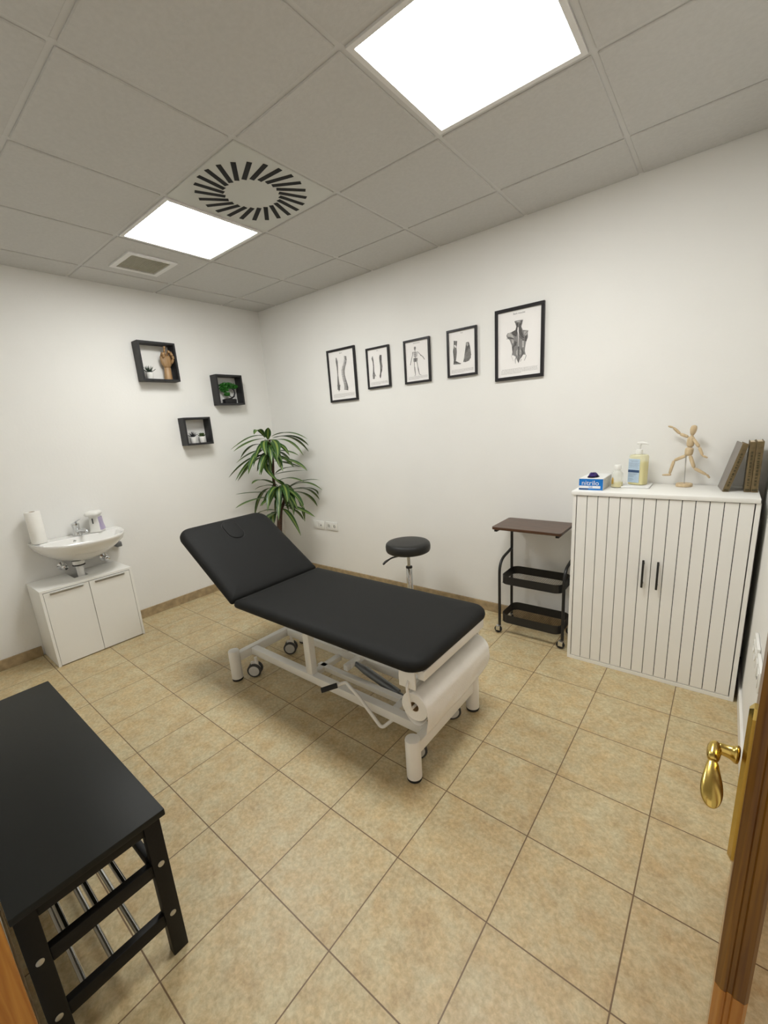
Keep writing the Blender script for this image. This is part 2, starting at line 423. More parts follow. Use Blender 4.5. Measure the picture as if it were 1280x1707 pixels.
ho = hd.xf(F).build('lever_handle', 'brass', d, 70); md = ho.modifiers.new('smooth', 'SUBSURF'); md.levels = md.render_levels = 2
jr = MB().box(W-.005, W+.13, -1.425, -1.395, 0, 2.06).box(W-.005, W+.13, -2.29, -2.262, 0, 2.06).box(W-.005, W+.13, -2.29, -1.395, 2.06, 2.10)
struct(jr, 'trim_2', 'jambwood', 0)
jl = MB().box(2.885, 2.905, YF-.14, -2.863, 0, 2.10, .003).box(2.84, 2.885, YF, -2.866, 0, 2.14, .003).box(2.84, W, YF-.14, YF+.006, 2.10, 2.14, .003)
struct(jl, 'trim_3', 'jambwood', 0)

# ------------------------------------------------------------------ treatment table
T = thing('treatment_table', (2.2, -1.385, 0), 'black padded treatment table with raised backrest on a white frame', 'treatment table')
cush = [(.035, .522), (.012, .525), (.003, .534), (0, .546), (.003, .560), (.012, .570), (.028, .577), (.06, .5805), (.12, .582)]
MB().rrect(1.682, 2.925, -1.697, -1.052, (.085, .016, .016, .085), cush).build('seat_cushion', 'vinyl', T, 60)
A = R(33.5)
BM = Matrix.Translation((1.672, 0, .548)) @ Matrix.Rotation(A, 4, 'Y') 
bk = [(i, z-.548) for i, z in cush]
bp = MB().rrect(-.645, -.004, -1.697, -1.052, (.016, .085, .085, .016), bk, mat=BM).build('backrest', 'vinyl', T, 60)
plug = MB().rrect(-.600, -.430, -1.432, -1.322, .0545, [(0, .030), (0, .0385), (.003, .0415), (.010, .043), (.03, .0435)], mat=BM).build('face_hole_plug', 'vinyl', bp, 60)
MB().rrect(-.6045, -.4255, -1.4365, -1.3175, .059, [(0, .030), (0, .0352), (.0028, .0352)], mat=BM).build('gap_shade', 'groove', plug, 0)  # dark ring standing in for the shaded gap around the plug
fr = MB()
for y in (-1.585, -1.165): fr.box(1.70, 2.90, y-.015, y+.015, .482, .521, .003)
for x in (1.715, 2.25, 2.885): fr.box(x-.015, x+.015, -1.585, -1.165, .482, .520, .003)
fr.box(2.880, 2.912, -1.640, -1.110, .478, .5205, .003).box(2.868, 2.880, -1.47, -1.28, .470, .51, .002)
fr.box(2.80, 2.880, -1.660, -1.652, .435, .5205, .002).box(2.80, 2.880, -1.098, -1.090, .435, .5205, .002)
fr.build('upper_frame', 'powder', T, 30)
bf = MB()
for y in (-1.585, -1.165):
    bf.xf(Matrix.Identity(4)); b = MB().box(-.58, -.02, y-.013, y+.013, -.064, -.032, .003); b.xf(BM)
    me = b.bm; bf.merge(me)
b = MB().box(-.40, -.37, -1.585, -1.165, -.064, -.032, .003); b.xf(BM); bf.merge(b.bm)
bf.build('backrest_frame', 'powder', T, 30)
LX = (1.527, 2.848); LY = (-1.655, -1.118)
for x in LX:
    for y in LY:
        lg = MB().lathe([(.030, .012), (.033, .014), (.033, .190), (.031, .196), (.028, .197)], (x, y, 0), 28).build('leg', 'powder', T, 40)
        MB().lathe([(.031, 0), (.0325, .003), (.0325, .0119)], (x, y, 0), 28).build('rubber_foot', 'rubber', lg, 40)
bs = MB()
for x in LX: bs.box(x-.02, x+.02, LY[0]+.028, LY[1]-.028, .118, .172, .003)
for y in (-1.525, -1.245): bs.box(LX[0]+.02, LX[1]-.02, y-.022, y+.022, .122, .168, .003)
bs.build('base_frame', 'powder', T, 30)
for y in (-1.525, -1.245):
    MB().box(2.062, 2.110, y-.020, y+.020, .168, .44, .003).build('lift_post', 'powder', T, 30)
    p = MB().tube([(2.085, y, .43), (2.36, y, .49)], .016, 8)
    p.build('support_arm', 'powder', T, 30)
MB().box(2.0, 2.62, -1.412, -1.378, .105, .135, .003).box(2.02, 2.06, -1.50, -1.27, .105, .135, .002).box(2.60, 2.64, -1.52, -1.25, .105, .135, .002).build('lower_link', 'powder', T, 30)
hy = MB().tube([(2.24, -1.345, .185), (2.32, -1.345, .165), (2.54, -1.345, .105)], [.012, .022, .022], 16).tube([(2.54, -1.345, .105), (2.66, -1.345, .075)], .012, 12)
hy.build('hydraulic_cylinder', 'greymetal', T, 40)
MB().box(2.215, 2.245, -1.41, -1.265, .165, .200, .003).tube([(2.24, -1.31, .185), (2.24, -1.38, .185)], .016, 12).build('cross_bracket', 'powder', T, 30)
# casters lifted clear behind the legs
cas = None
for (x, y) in ((1.60, -1.56), (1.58, -1.262), (2.80, -1.225), (2.80, -1.538)):
    if cas is None:
        cas = D.objects.new('caster', None); COL.objects.link(cas); cas.parent = T; cas.location = Vector((x, y, 0))-T.location
        cm = Matrix.Translation((x, y, 0)) @ Matrix.Rotation(R(38), 4, 'Z')
        f = MB().tube([(0, 0, .124), (0, 0, .088)], .010, 10).box(-.034, .012, -.009, .009, .066, .096, .004)
        f.xf(cm).build('caster_fork', 'powder', cas, 40)
        for s in (-1, 1):
            w = MB().lathe([(.016, -.008), (.040, -.0085), (.0435, -.005), (.0435, .005), (.040, .0085), (.016, .008)], (-.012, s*.0185, .0447), 28, axis='y').xf(cm).build('caster_wheel', 'greyrub', cas, 40)
            MB().lathe([(.002, -.0108), (.030, -.0105), (.034, -.007), (.034, .007), (.030, .0105), (.002, .0108)], (-.012, s*.0185, .0447), 28, axis='y').xf(cm).build('caster_disc', 'casterw', w, 40)
    else:
        c = copy_tree(cas, loc=Vector((x, y, 0))-T.location, parent=T)
# height pedal
hp = MB().tube([(2.655, -1.52, .125), (2.620, -1.585, .095), (2.50, -1.60, .228), (2.425, -1.60, .275), (2.412, -1.615, .272), (2.397, -1.64, .268)], .0085, 10, fillet=.02).build('pedal_bar', 'powder', T, 50)
MB().tube([(2.400, -1.635, .269), (2.356, -1.70, .262)], .0125, 14).build('pedal_grip', 'rubber', hp, 40)
# roll holder hooks
RX, RZ = 2.866, .355
for y, s in ((-1.668, -1), (-1.082, 1)):
    MB().tube([(2.845, y+.015*-s, .470), (2.852, y+.010*s, .455), (2.862, y+.012*s, .39), (2.866, y+.010*s, .358), (2.866, y-.05*s, .357)], .006, 10, fillet=.012).build('roll_holder', 'powder', T, 50)
# paper roll with a loose hanging end
PR = thing('paper_roll', (RX, -1.375, RZ), 'wide roll of white couch paper hanging at the foot of the treatment table', 'paper roll')
n = 48
def ringy(r, y): return [Vector((RX+r*math.cos(2*PI*i/n), y, RZ+r*math.sin(2*PI*i/n))) for i in range(n)]
rl = MB().rings([ringy(.0215, -1.655), ringy(.061, -1.655), ringy(.062, -1.652), ringy(.062, -1.100), ringy(.061, -1.097), ringy(.0215, -1.097), ringy(.0215, -1.655)], False, False)
rl.build('roll', 'paper', PR, 40)
MB().rings([ringy(.0212, -1.653), ringy(.0212, -1.099), ringy(.0190, -1.099), ringy(.0190, -1.653), ringy(.0212, -1.653)], False, False).build('core', 'card', PR, 40)
# sheet: from the top over the outside and down, then looping back under near end
sh = []
path = []
for k in range(15):
    a = R(100-k*7); path.append((RX+.0645*math.cos(a), RZ+.0645*math.sin(a)))
for k in range(1, 13): path.append((RX+.0645+.002*math.sin(k*.4), RZ-.002-k*.0082))
ny = 40
v = MB(); rows = []
for q, (px, pz) in enumerate(path):
    row = []
    for j in range(ny+1):
        t_ = j/ny; y = -1.660+t_*.568
        k = max(0, q-14)/(len(path)-14)
        wob = k*(.0022*math.sin(t_*16+q*.5)+.0035*math.sin(t_*6-q*.3))
        hang = 1-.16*t_+.015*math.sin(t_*11)
        z = pz if q < 15 else RZ-.002-(RZ-.002-pz)*hang
        row.append(Vector((px+wob, y, z)))
    rows.append(row)
v.rings(rows, False, False, closed=False)
so = v.build('loose_sheet', 'paper', PR, 60)
md = so.modifiers.new('thickness', 'SOLIDIFY'); md.thickness = .0012
# slack turn of paper under the near part of the roll
v = MB(); rows = []
for k in range(25):
    a = R(-185+k*6.4); sag = .026*max(0, -math.sin(a))**1.3
    rows.append([Vector((RX+(.0632-sag*.25)*math.cos(a), -1.650+.546*j/24, RZ+.063*math.sin(a)-sag*max(0, 1-1.25*j/24))) for j in range(25)])
v.rings(rows, False, False, closed=False)
so = v.build('slack_turn', 'paper', PR, 60)
md = so.modifiers.new('thickness', 'SOLIDIFY'); md.thickness = .0012

# ------------------------------------------------------------------ stool
SX, SY = 1.932, -.352
S = thing('swivel_stool', (SX, SY, 0), 'round black padded stool on a chrome gas-lift column beside the wall', 'stool')
MB().lathe([(.10, .515), (.155, .517), (.165, .523), (.170, .535), (.171, .560), (.167, .580), (.156, .590), (.12, .594), (.0005, .595)], (SX, SY, 0), 48, cap1=False).build('seat', 'vinyl2', S, 50)
MB().lathe([(.07, .497), (.085, .499), (.085, .5145)], (SX, SY, 0), 24).build('seat_plate', 'black', S, 40)
MB().tube([(SX-.03, SY-.055, .492), (SX-.075, SY-.115, .485), (SX-.100, SY-.165, .462), (SX-.105, SY-.185, .448)], [.006, .006, .009, .007], 10, fillet=.02).build('height_lever', 'black', S, 50)
MB().lathe([(.0135, .36), (.0135, .497)], (SX, SY, 0), 20).build('gas_piston', 'chrome', S, 40)
MB().lathe([(.024, .10), (.024, .385), (.022, .388)], (SX, SY, 0), 24).build('column', 'chrome', S, 40)
MB().lathe([(.0255, .382), (.0255, .394), (.018, .397), (.014, .397)], (SX, SY, 0), 24).build('collar', 'black', S, 40)
sb = MB().lathe([(.035, .075), (.04, .08), (.04, .12), (.03, .13)], (SX, SY, 0), 24)
for k in range(5):
    a = 2*PI*k/5+.5; c, s_ = math.cos(a), math.sin(a)
    sb.tube([(SX+.03*c, SY+.03*s_, .108), (SX+.14*c, SY+.14*s_, .098), (SX+.235*c, SY+.235*s_, .075)], [.016, .014, .012], 10)
sb.build('star_base', 'chrome', S, 50)
cs = None
for k in range(5):
    a = 2*PI*k/5+.5; x, y = SX+.228*math.cos(a), SY+.228*math.sin(a)
    if cs is None:
        cs = D.objects.new('caster', None); COL.objects.link(cs); cs.parent = S; cs.location = Vector((x, y, 0))-S.location
        MB().tube([(x, y, .072), (x, y, .05)], .007, 8).box(x-.018, x+.010, y-.006, y+.006, .034, .054, .003).build('caster_fork', 'black', cs, 40)
        for s_ in (-1, 1): MB().lathe([(.008, -.006), (.024, -.006), (.026, -.003), (.026, .003), (.024, .006), (.008, .006)], (x-.006, y+s_*.0125, .0262), 20, axis='y').build('caster_wheel', 'rubber', cs, 40)
    else: copy_tree(cs, loc=Vector((x, y, 0))-S.location, parent=S)

# ------------------------------------------------------------------ utility cart
K = thing('utility_cart', (2.84, -.18, 0), 'black two-basket rolling cart with a dark walnut top board by the cabinet', 'trolley')
MB().rrect(2.600, 3.040, -.330, -.035, .015, [(.002, .752), (0, .754), (0, .768), (.002, .770)], 4).build('top_board', 'walnut', K, 40)
for x in (2.615, 3.005): MB().box(x, x+.02, -.322, -.045, .737, .7515, .002).build('board_bracket', 'black', K, 30)
KX = (2.637, 3.055); KF, KB = -.288, -.075
for x in KX:
    MB().tube([(x, KF, .058), (x, KF, .525), (x, KB-.002, .560)], .0095, 12, fillet=.09, fs=8).build('front_post', 'black', K, 50)
    MB().tube([(x, KB, .058), (x, KB, .75)], .0095, 12).build('rear_post', 'black', K, 50)
def basket(z0, z1):
    b = MB()
    x0, x1, y0, y1, r = 2.648, 3.044, -.300, -.063, .05
    def rr(ins):
        ring = []
        for cx, cy, a0 in ((x1-r, y1-r, 0), (x0+r, y1-r, PI/2), (x0+r, y0+r, PI), (x1-r, y0+r, 1.5*PI)):
            for k in range(9):
                a = a0+PI/2*k/8; ring.append((cx+(r-ins)*math.cos(a), cy+(r-ins)*math.sin(a)))
        return ring
    o_, i_ = rr(0), rr(.0022)
    b.rings([[Vector((x, y, z)) for x, y in ri] for ri, z in ((o_, z0), (o_, z1), (i_, z1), (i_, z0), (o_, z0))], False, False)
    bo = b.build('basket', 'black', K, 40)
    # wire mesh bottom
    w = MB(); k = 0; x = x0+.012
    while x < x1-.008:
        w.box(x-.0005, x+.0005, y0+.004, y1-.004, z0+.004, z0+.0048); x += .0125
    y = y0+.012
    while y < y1-.008:
        w.box(x0+.004, x1-.004, y-.0005, y+.0005, z0+.0042, z0+.0050); y += .0125
    w.build('mesh_bottom', 'black', bo, 0)
basket(.372, .428); basket(.092, .150)
cs = None
for x in KX:
    for y in (KF, KB):
        if cs is None:
            cs = D.objects.new('caster', None); COL.objects.link(cs); cs.parent = K; cs.location = Vector((x, y, 0))-K.location
            MB().tube([(x, y, .060), (x, y, .046)], .006, 8).box(x-.022, x+.006, y-.0145, y-.012, .020, .050, .001).box(x-.022, x+.006, y+.012, y+.0145, .020, .050, .001).box(x-.022, x+.008, y-.0145, y+.0145, .0495, .053, .001).build('caster_fork', 'chrome', cs, 40)
            MB().lathe([(.008, -.010), (.023, -.010), (.0255, -.007), (.0255, .007), (.023, .010), (.008, .010)], (x-.010, y, .0257), 20, axis='y').build('caster_wheel', 'rubber', cs, 40)
        else: copy_tree(cs, loc=Vector((x, y, 0))-K.location, parent=K)

# ------------------------------------------------------------------ tall cabinet
CX0, CX1, CY0, CY1, CT = 3.108, 3.903, -.368, -.014, 1.0365
C = thing('storage_cabinet', (3.505, -.19, 0), 'white two-door cabinet with vertical plank grooves standing in the corner', 'cabinet')
b = MB()
b.box(CX0, CX0+.018, CY0, CY1, 0, 1.0145, .001).box(CX1-.018, CX1, CY0, CY1, 0, 1.0145, .001)
b.box(CX0+.018, CX1-.018, CY0, CY1, 0, .022, .001).box(CX0+.018, CX1-.018, CY1-.01, CY1, .022, 1.0145).box(CX0+.018, CX1-.018, CY0+.03, CY1-.01, .50, .518)
b.build('body', 'white', C, 0)
MB().box(3.100, 3.900, CY0-.006, CY1+.004, 1.0148, CT, .002).build('top_panel', 'white', C, 30)
inx0, inx1 = CX0+.0205, CX1-.0205; mid = (inx0+inx1)/2; pw = (inx1-inx0)/14
for s, a, bnd in ((0, inx0, mid), (1, mid, inx1)):
    g = MB(); 
    for k in range(7):
        x0 = a+k*pw; x1 = x0+pw
        g.box(x0+.0016, x1-.0016, CY0+.001, CY0+.012, .0255, 1.0115, .0008, 1)
    g.mi = 1; g.box(a+.001, bnd-.001, CY0+.009, CY0+.0185, .0258, 1.0112)
    dr = g.build('door', ['white', 'groove'], C, 0)
    hx = 3.473 if s == 0 else 3.539
    h = MB().box(hx-.005, hx+.005, CY0-.026, CY0-.018, .537, .690, .002)
    h.box(hx-.004, hx+.004, CY0-.018, CY0+.001, .555, .563).box(hx-.004, hx+.004, CY0-.018, CY0+.001, .664, .672)
    ho = h.build('handle', 'black', dr, 30); ho['label'] = 'slim black bar handle'

# things on the cabinet
Z0 = CT+.0006
gx, gy, gw, gl, gh = 3.186, -.205, .122, .225, .064
t = thing('glove_box', (gx, gy, Z0), 'blue and white carton of disposable gloves lettered nitrilo', 'box')
b = MB(); b.box(gx-gw/2, gx+gw/2, gy-gl/2, gy+gl/2, Z0, Z0+gh, .001, 1)
b.build('carton', 'cartonw', t, 0)
b = MB().box(gx-gw/2-.0004, gx+gw/2+.0004, gy-gl/2-.0008, gy-gl/2, Z0+.0005, Z0+gh-.002)
fp = b.build('blue_front', 'blue', t, 0)
b = MB().box(gx-gw/2+.0002, gx+gw/2-.012, gy-gl/2-.0014, gy-gl/2-.0008, Z0+.010, Z0+.0235); b.build('white_stripe', 'cartonw', fp, 0)
tm = text_mesh('nitrilo', .037); tm.transform(Matrix.Translation((gx-.003, gy-gl/2-.0013, Z0+.039)) @ Matrix.Rotation(R(90), 4, 'X')); MB().merge(tm).build('lettering', 'cartonw', fp, 0)
tm = text_mesh('Soft', .013); tm.transform(Matrix.Translation((gx, gy-gl/2-.0018, Z0+.017)) @ Matrix.Rotation(R(90), 4, 'X')); MB().merge(tm).build('lettering', 'blue', fp, 0)
MB().box(gx-gw/2+.001, gx-.012, gy-gl/2-.0013, gy-gl/2-.0008, Z0+.002, Z0+.0085).build('dark_strip', 'navy', fp, 0)
MB().box(gx+gw/2, gx+gw/2+.0006, gy-gl/2+.01, gy+gl/2-.004, Z0+.003, Z0+gh-.004).build('printed_side', 'cartong', t, 0)
op = MB()
op.mi = 0; op.rings([[Vector((gx-.005+.030*math.cos(a), gy-.035+.055*math.sin(a), Z0+gh+h)) for a in [2*PI*k/24 for k in range(24)]] for h in (0.0001, .0008)])
op.build('opening', 'darkslot', t, 0)
gv = MB()
for k in range(3): gv.tube([(gx-.022+k*.012, gy-.06, Z0+gh+.001), (gx-.015+k*.008, gy-.04+.004*k, Z0+gh+.012), (gx-.002+k*.008, gy-.012, Z0+gh+.001)], [.007, .014, .005], 8)
gv.build('glove_tip', 'purple', t, 60)

bx, by = 3.292, -.185
t = thing('small_bottle', (bx, by, Z0), 'small clear bottle with white cap and a little yellow oil beside the glove carton', 'bottle')
MB().lathe([(.022, 0), (.029, .003), (.030, .008), (.030, .062), (.028, .078), (.020, .092), (.0135, .099), (.0135, .106)], (bx, by, Z0), 28).build('bottle_body', 'film', t, 50)
MB().lathe([(.02, .0012), (.0285, .004), (.0290, .008), (.0290, .030)], (bx, by, Z0), 28).build('oil', 'oil', t, 40)
MB().lathe([(.017, .100), (.0178, .102), (.0178, .124), (.0165, .126)], (bx, by, Z0), 24).build('cap', 'whiteplastic', t, 40)
lb = MB()
for k, (w0, z0, z1) in enumerate(((.006, .045, .056), (.009, .036, .046), (.007, .022, .036))):
    pts = []
    for j in range(7):
        a = R(-128)+(j/6-.5)*w0/.03*2; pts.append((math.cos(a)*.0306, math.sin(a)*.0306))
    lb.rings([[Vector((bx+p[0], by+p[1], Z0+z)) for p in pts] for z in (z0, z1)], False, False, closed=False)
lb.build('bottle_label', 'amber', t, 0)

px, py = 3.383, -.118
one(MB().box(px-.068, px+.068, py-.085, py+.075, Z0, Z0+.009, .003), 'tray', 'cartonw', 'thin flat white tray under the yellow pump bottle', 'tray', loc=(px, py, Z0))
ZP = Z0+.0096
t = thing('pump_bottle', (px, py, ZP), 'tall clear pump dispenser of yellow massage oil with pale blue label', 'bottle')
rz = R(-28)
PM = Matrix.Translation((px, py, ZP)) @ Matrix.Rotation(rz, 4, 'Z')
MB().rrect(-.046, .046, -.032, .032, .022, [(.004, 0), (0, .004), (0, .155), (.004, .165), (.012, .168)], 6, mat=PM).build('bottle_body', 'filmy', t, 40)
MB().rrect(-.0445, .0445, -.0305, .0305, .021, [(.004, .002), (0, .005), (0, .128)], 6, mat=PM).build('oil', 'oil', t, 40)
MB().lathe([(.013, .168), (.0165, .170), (.0165, .192), (.014, .195), (.007, .196), (.006, .218), (.0085, .219), (.0085, .230)], (px, py, ZP), 20).tube([(px-.012, py, ZP+.228), (px+.012, py-.004, ZP+.230), (px+.036, py-.012, ZP+.226), (px+.042, py-.014, ZP+.219)], [.007, .0075, .0055, .004], 12).build('pump_head', 'whiteplastic', t, 50)
lab = MB().box(-.036, .030, -.0335, -.0322, .014, .145).xf(PM).build('label_sheet', 'label', t, 0)
MB().box(-.036, .030, -.0340, -.0336, .070, .084).xf(PM).build('navy_band', 'navy', lab, 0)
lines = MB()
for z, a0, a1 in ((.134, -.026, .022), (.128, -.020, .020), (.120, -.032, .026), (.114, -.032, .022), (.108, -.032, .026), (.102, -.032, .018), (.094, -.032, .024), (.062, -.032, .02), (.056, -.032, .01), (.050, -.032, -.002), (.044, -.032, 0), (.034, -.032, -.004), (.028, -.032, 0), (.022, -.032, -.006)):
    x = a0
    while x < a1:
        w = random.uniform(.003, .009); lines.box(x, min(x+w, a1), -.0340, -.0336, z, z+.0022); x += w+.0015
lines.xf(PM).build('small_print', 'labeld', lab, 0)

# jointed wooden mannequin
mx, my = 3.597, -.080
t = thing('wooden_mannequin', (mx, my, Z0), 'small jointed wooden artist figure running, mounted on a round base', 'figurine')
MB().lathe([(.036, 0), (.038, .002), (.038, .014), (.036, .0165), (.001, .017)], (mx, my, Z0), 36).build('base', 'beech', t, 40)
MB().tube([(3.597, my, Z0+.016), (3.594, my-.004, 1.203)], .0024, 10).build('rod', 'steel', t, 40)
def seg(name, a, b, ra, rm, rb, par=t, flat=1):
    a, b = Vector(a), Vector(b)
    P = [a+(b-a)*k/8 for k in range(9)]
    def rad(u):
        e = (u*(1-u)*4)
        base = (ra*(1-u)**2*1+2*rm*u*(1-u)*1.6+rb*u*u)/((1-u)**2+3.2*u*(1-u)+u*u)
        return base*(1 if .06 < u < .94 else .62)
    return MB().tube(P, [rad(k/8) for k in range(9)], 14, flat=flat).build(name, 'beech', par, 70)
y0 = my
hipz = 1.213
seg('pelvis', (3.606, y0, 1.245), (3.603, y0, 1.201), .017, .0215, .015)
seg('chest', (3.609, y0, 1.302), (3.606, y0, 1.247), .014, .020, .014)
seg('neck', (3.612, y0, 1.314), (3.610, y0, 1.300), .006, .0065, .006)
hdm = MB().lathe([(.001, -.026), (.008, -.023), (.0125, -.012), (.0150, .002), (.0150, .012), (.012, .021), (.006, .0255), (.001, .0265)], n=20)
hdm.xf(Matrix.Translation((3.614, y0-.002, 1.333)) @ Matrix.Rotation(R(6), 4, 'Y')).build('head', 'beech', t, 70)
seg('upper_arm', (3.594, y0+.016, 1.298), (3.557, y0+.030, 1.314), .0065, .0085, .007)
seg('forearm', (3.556, y0+.030, 1.315), (3.524, y0+.020, 1.350), .0065, .008, .005)
seg('hand', (3.523, y0+.020, 1.351), (3.501, y0+.012, 1.359), .004, .006, .003)
seg('upper_arm', (3.619, y0-.014, 1.290), (3.646, y0-.024, 1.248), .0068, .0085, .007)
seg('forearm', (3.647, y0-.024, 1.247), (3.665, y0-.030, 1.204), .0065, .008, .005)
seg('hand', (3.664, y0-.030, 1.204), (3.687, y0-.034, 1.193), .004, .006, .003)
seg('thigh', (3.596, y0+.008, 1.203), (3.542, y0+.012, 1.175), .008, .0095, .0075)
seg('calf', (3.541, y0+.012, 1.174), (3.526, y0+.012, 1.100), .0075, .0085, .0055)
seg('foot', (3.534, y0+.012, 1.097), (3.493, y0+.010, 1.095), .006, .0065, .004)
seg('thigh', (3.611, y0-.010, 1.204), (3.634, y0-.012, 1.138), .008, .010, .0075)
seg('calf', (3.634, y0-.012, 1.137), (3.690, y0-.008, 1.102), .0075, .0085, .0055)
seg('foot', (3.690, y0-.008, 1.104), (3.704, y0-.006, 1.085), .005, .006, .004)

# books
def book(name, x0, x1, y0, y1, h, cover, label, tilt=0):
    t = thing(name, (x0, y0, Z0), label, 'book', 'old cloth-bound books on the cabinet')
    c = MB()
    c.box(x0, x0+.0028, y0+.002, y1, Z0, Z0+h, .0006, 1).box(x1-.0028, x1, y0+.002, y1, Z0, Z0+h, .0006, 1)
    n_ = 8; wv = (x1-x0)
    c.rings([[Vector((x0+wv*k/n_, y0+.003-.0035*math.sin(PI*k/n_), z)) for k in range(n_+1)]+[Vector((x1, y0+.0055, z)), Vector((x0, y0+.0055, z))] for z in (Z0, Z0+h)])
    if cover == 'bookboard':
        c.mi = 1; c.box(x0-.0003, x0, y0+.008, y1, Z0+.0005, Z0+h-.0005)
    co = c.build('cover', ['bookolive', 'bookgrey'], t, 40)
    MB().box(x0+.003, x1-.003, y0+.0058, y1-.004, Z0+.004, Z0+h-.004).build('pages', 'pages', t, 0)
    s = MB(); rnd = random.Random(x0); z = Z0+.03
    while z < Z0+h-.05:
        q = rnd.uniform(.004, .014)
        s.box(x0+wv*.34, x0+wv*.66, y0-.0012, y0-.0005, z, z+q); z += q+rnd.uniform(.003, .008)
    s.box(x0+wv*.15, x0+wv*.85, y0-.0010, y0-.0002, Z0+.006, Z0+.016)
    s.build('spine_lettering', 'bookink', co, 0)
    return t
b1 = book('book', 3.7610, 3.7850, -.213, -.045, .240, 'bookboard', 'old olive-spined book leaning to the right on the cabinet')
b2 = book('book', 3.8420, 3.8655, -.200, -.040, .238, 'bookolive', 'thinner upright olive book, directly right of the leaning book')
b3 = book('book', 3.8665, 3.8935, -.203, -.040, .240, 'bookolive', 'thick upright brown-olive book at the right end of the cabinet top')
b1.rotation_euler = (0, R(13.6), R(7)); b1.location.z += .0002
b1.location.z += 0.0
for ch in b1.children:
    if ch.name.startswith('cover'): ch['label'] = 'grey glossy front board with olive spine'

# ------------------------------------------------------------------ picture frames
def bilin(c, x, y):
    """zoomed point inside a seen quadrilateral -> (u, v) across and down the frame"""
    (ax, ay), (bx_, by_), (cx_, cy_), (dx, dy) = c
    u = v = .5
    for _ in range(30):
        X = ax*(1-u)*(1-v)+bx_*u*(1-v)+cx_*(1-u)*v+dx*u*v-x
        Y = ay*(1-u)*(1-v)+by_*u*(1-v)+cy_*(1-u)*v+dy*u*v-y
        xu = (bx_-ax)*(1-v)+(dx-cx_)*v; xv = (cx_-ax)*(1-u)+(dx-bx_)*u
        yu = (by_-ay)*(1-v)+(dy-cy_)*v; yv = (cy_-ay)*(1-u)+(dy-by_)*u
        dt = xu*yv-xv*yu; u -= (X*yv-xv*Y)/dt; v -= (xu*Y-X*yu)/dt
    return u, v
class Plate:
    def __init__(s, name, x0, x1, z0, z1, quad, label, title, border=.018):
        s.q = quad; s.x0, s.x1, s.z0, s.z1 = x0, x1, z0, z1; s.k = 0
        s.t = thing(name, ((x0+x1)/2, 0, z0), label, 'picture', 'framed anatomy prints on the wall')
        f = MB(); w = border
        for (a, b, c, d) in ((x0, x1, z0, z0+w), (x0, x1, z1-w, z1), (x0, x0+w, z0+w, z1-w), (x1-w, x1, z0+w, z1-w)): f.box(a, b, -.020, -.001, c, d, .0012, 1)
        f.build('frame', 'frame', s.t, 0)
        s.p = MB().box(x0+w-.002, x1-w+.002, -.010, -.004, z0+w-.002, z1-w+.002).build('print', 'print', s.t, 0)
        MB().box(x0+w-.001, x1-w+.001, -.0145, -.0130, z0+w-.001, z1-w+.001).build('glass_pane', 'glass', s.t, 0)
        s.ill = MB(); s.w = w
        W_ = x1-x0-2*w
        tm = text_mesh(title, .0145 if W_ > .25 else .0095); tm.transform(Matrix.Translation(((x0+x1)/2, -.0104, z1-w-(z1-z0)*.045)) @ Matrix.Rotation(R(90), 4, 'X'))
        MB().merge(tm).build('title', 'ink', s.p, 0)
        c = MB(); rnd = random.Random(title)
        h = (z1-z0)*.0062
        for r in range(5):
            z = z0+w+(z1-z0)*(.105-.0155*r); x = x0+w+W_*(.08 if r else .10)
            end = x1-w-W_*(.07 if r < 4 else .45)
            while x < end:
                q = rnd.uniform(.004, .014); c.box(x, min(x+q, end), -.0104, -.0101, z, z+h); x += q+.003
        c.build('caption', 'inklight', s.p, 0)
    def P(s, x, y):
        u, v = bilin(s.q, x, y); return Vector((s.x0+u*(s.x1-s.x0), -.0102-.00004*s.k, s.z1-v*(s.z1-s.z0)))
    def area(s, pts, mi=0):
        s.k += 1; s.ill.mi = mi; s.ill.poly([s.P(*p) for p in pts]); return s
    def stroke(s, pts, w, mi=0):
        """ribbon of zoom-pixel width w (number or list)"""
        s.k += 1; s.ill.mi = mi; P = [Vector(p).to_2d() for p in pts]; ws = w if isinstance(w, list) else [w]*len(P)
        a, b = [], []
        for i, p in enumerate(P):
            d_ = (P[min(i+1, len(P)-1)]-P[max(0, i-1)]).normalized(); n_ = Vector((-d_.y, d_.x))
            a.append(p+n_*ws[i]/2); b.append(p-n_*ws[i]/2)
        for i in range(len(P)-1): s.ill.poly([s.P(*a[i]), s.P(*a[i+1]), s.P(*b[i+1]), s.P(*b[i])])
        return s
    def done(s): s.ill.build('illustration', ['ink', 'inkmid', 'inklight', 'print'], s.p, 0)

q1 = ((122, 248), (580, 155), (205, 1092), (648, 1048)); q2 = ((765, 215), (1142, 135), (828, 878), (1195, 830))
q3 = ((95, 357), (495, 268), (145, 1013), (530, 960)); q4 = ((757, 200), (1215, 95), (785, 912), (1235, 850)); q5 = ((155, 315), (1070, 110), (165, 1605), (1055, 1495))
p = Plate('picture_frame', .914, 1.244, 1.690, 2.129, q1, 'black framed print of two spinal columns, first picture from the corner', 'Spine')
p.stroke([(285, 355), (295, 420), (305, 500), (312, 600), (316, 650)], [16, 34, 24, 16, 14], 1).stroke([(293, 400), (303, 500), (312, 640)], [6, 7, 4], 0)
for k in range(12): y = 655+k*19; x = 316+k*1.6; w = 20+k*2.2; p.stroke([(x-w/2, y), (x+w/2, y+4)], 9, 0).stroke([(x-w/2, y+9), (x+w/2, y+12)], 7, 1)
p.area([(305, 800), (360, 795), (350, 860), (336, 910), (325, 860)], 1).stroke([(335, 820), (337, 900)], 10, 0)
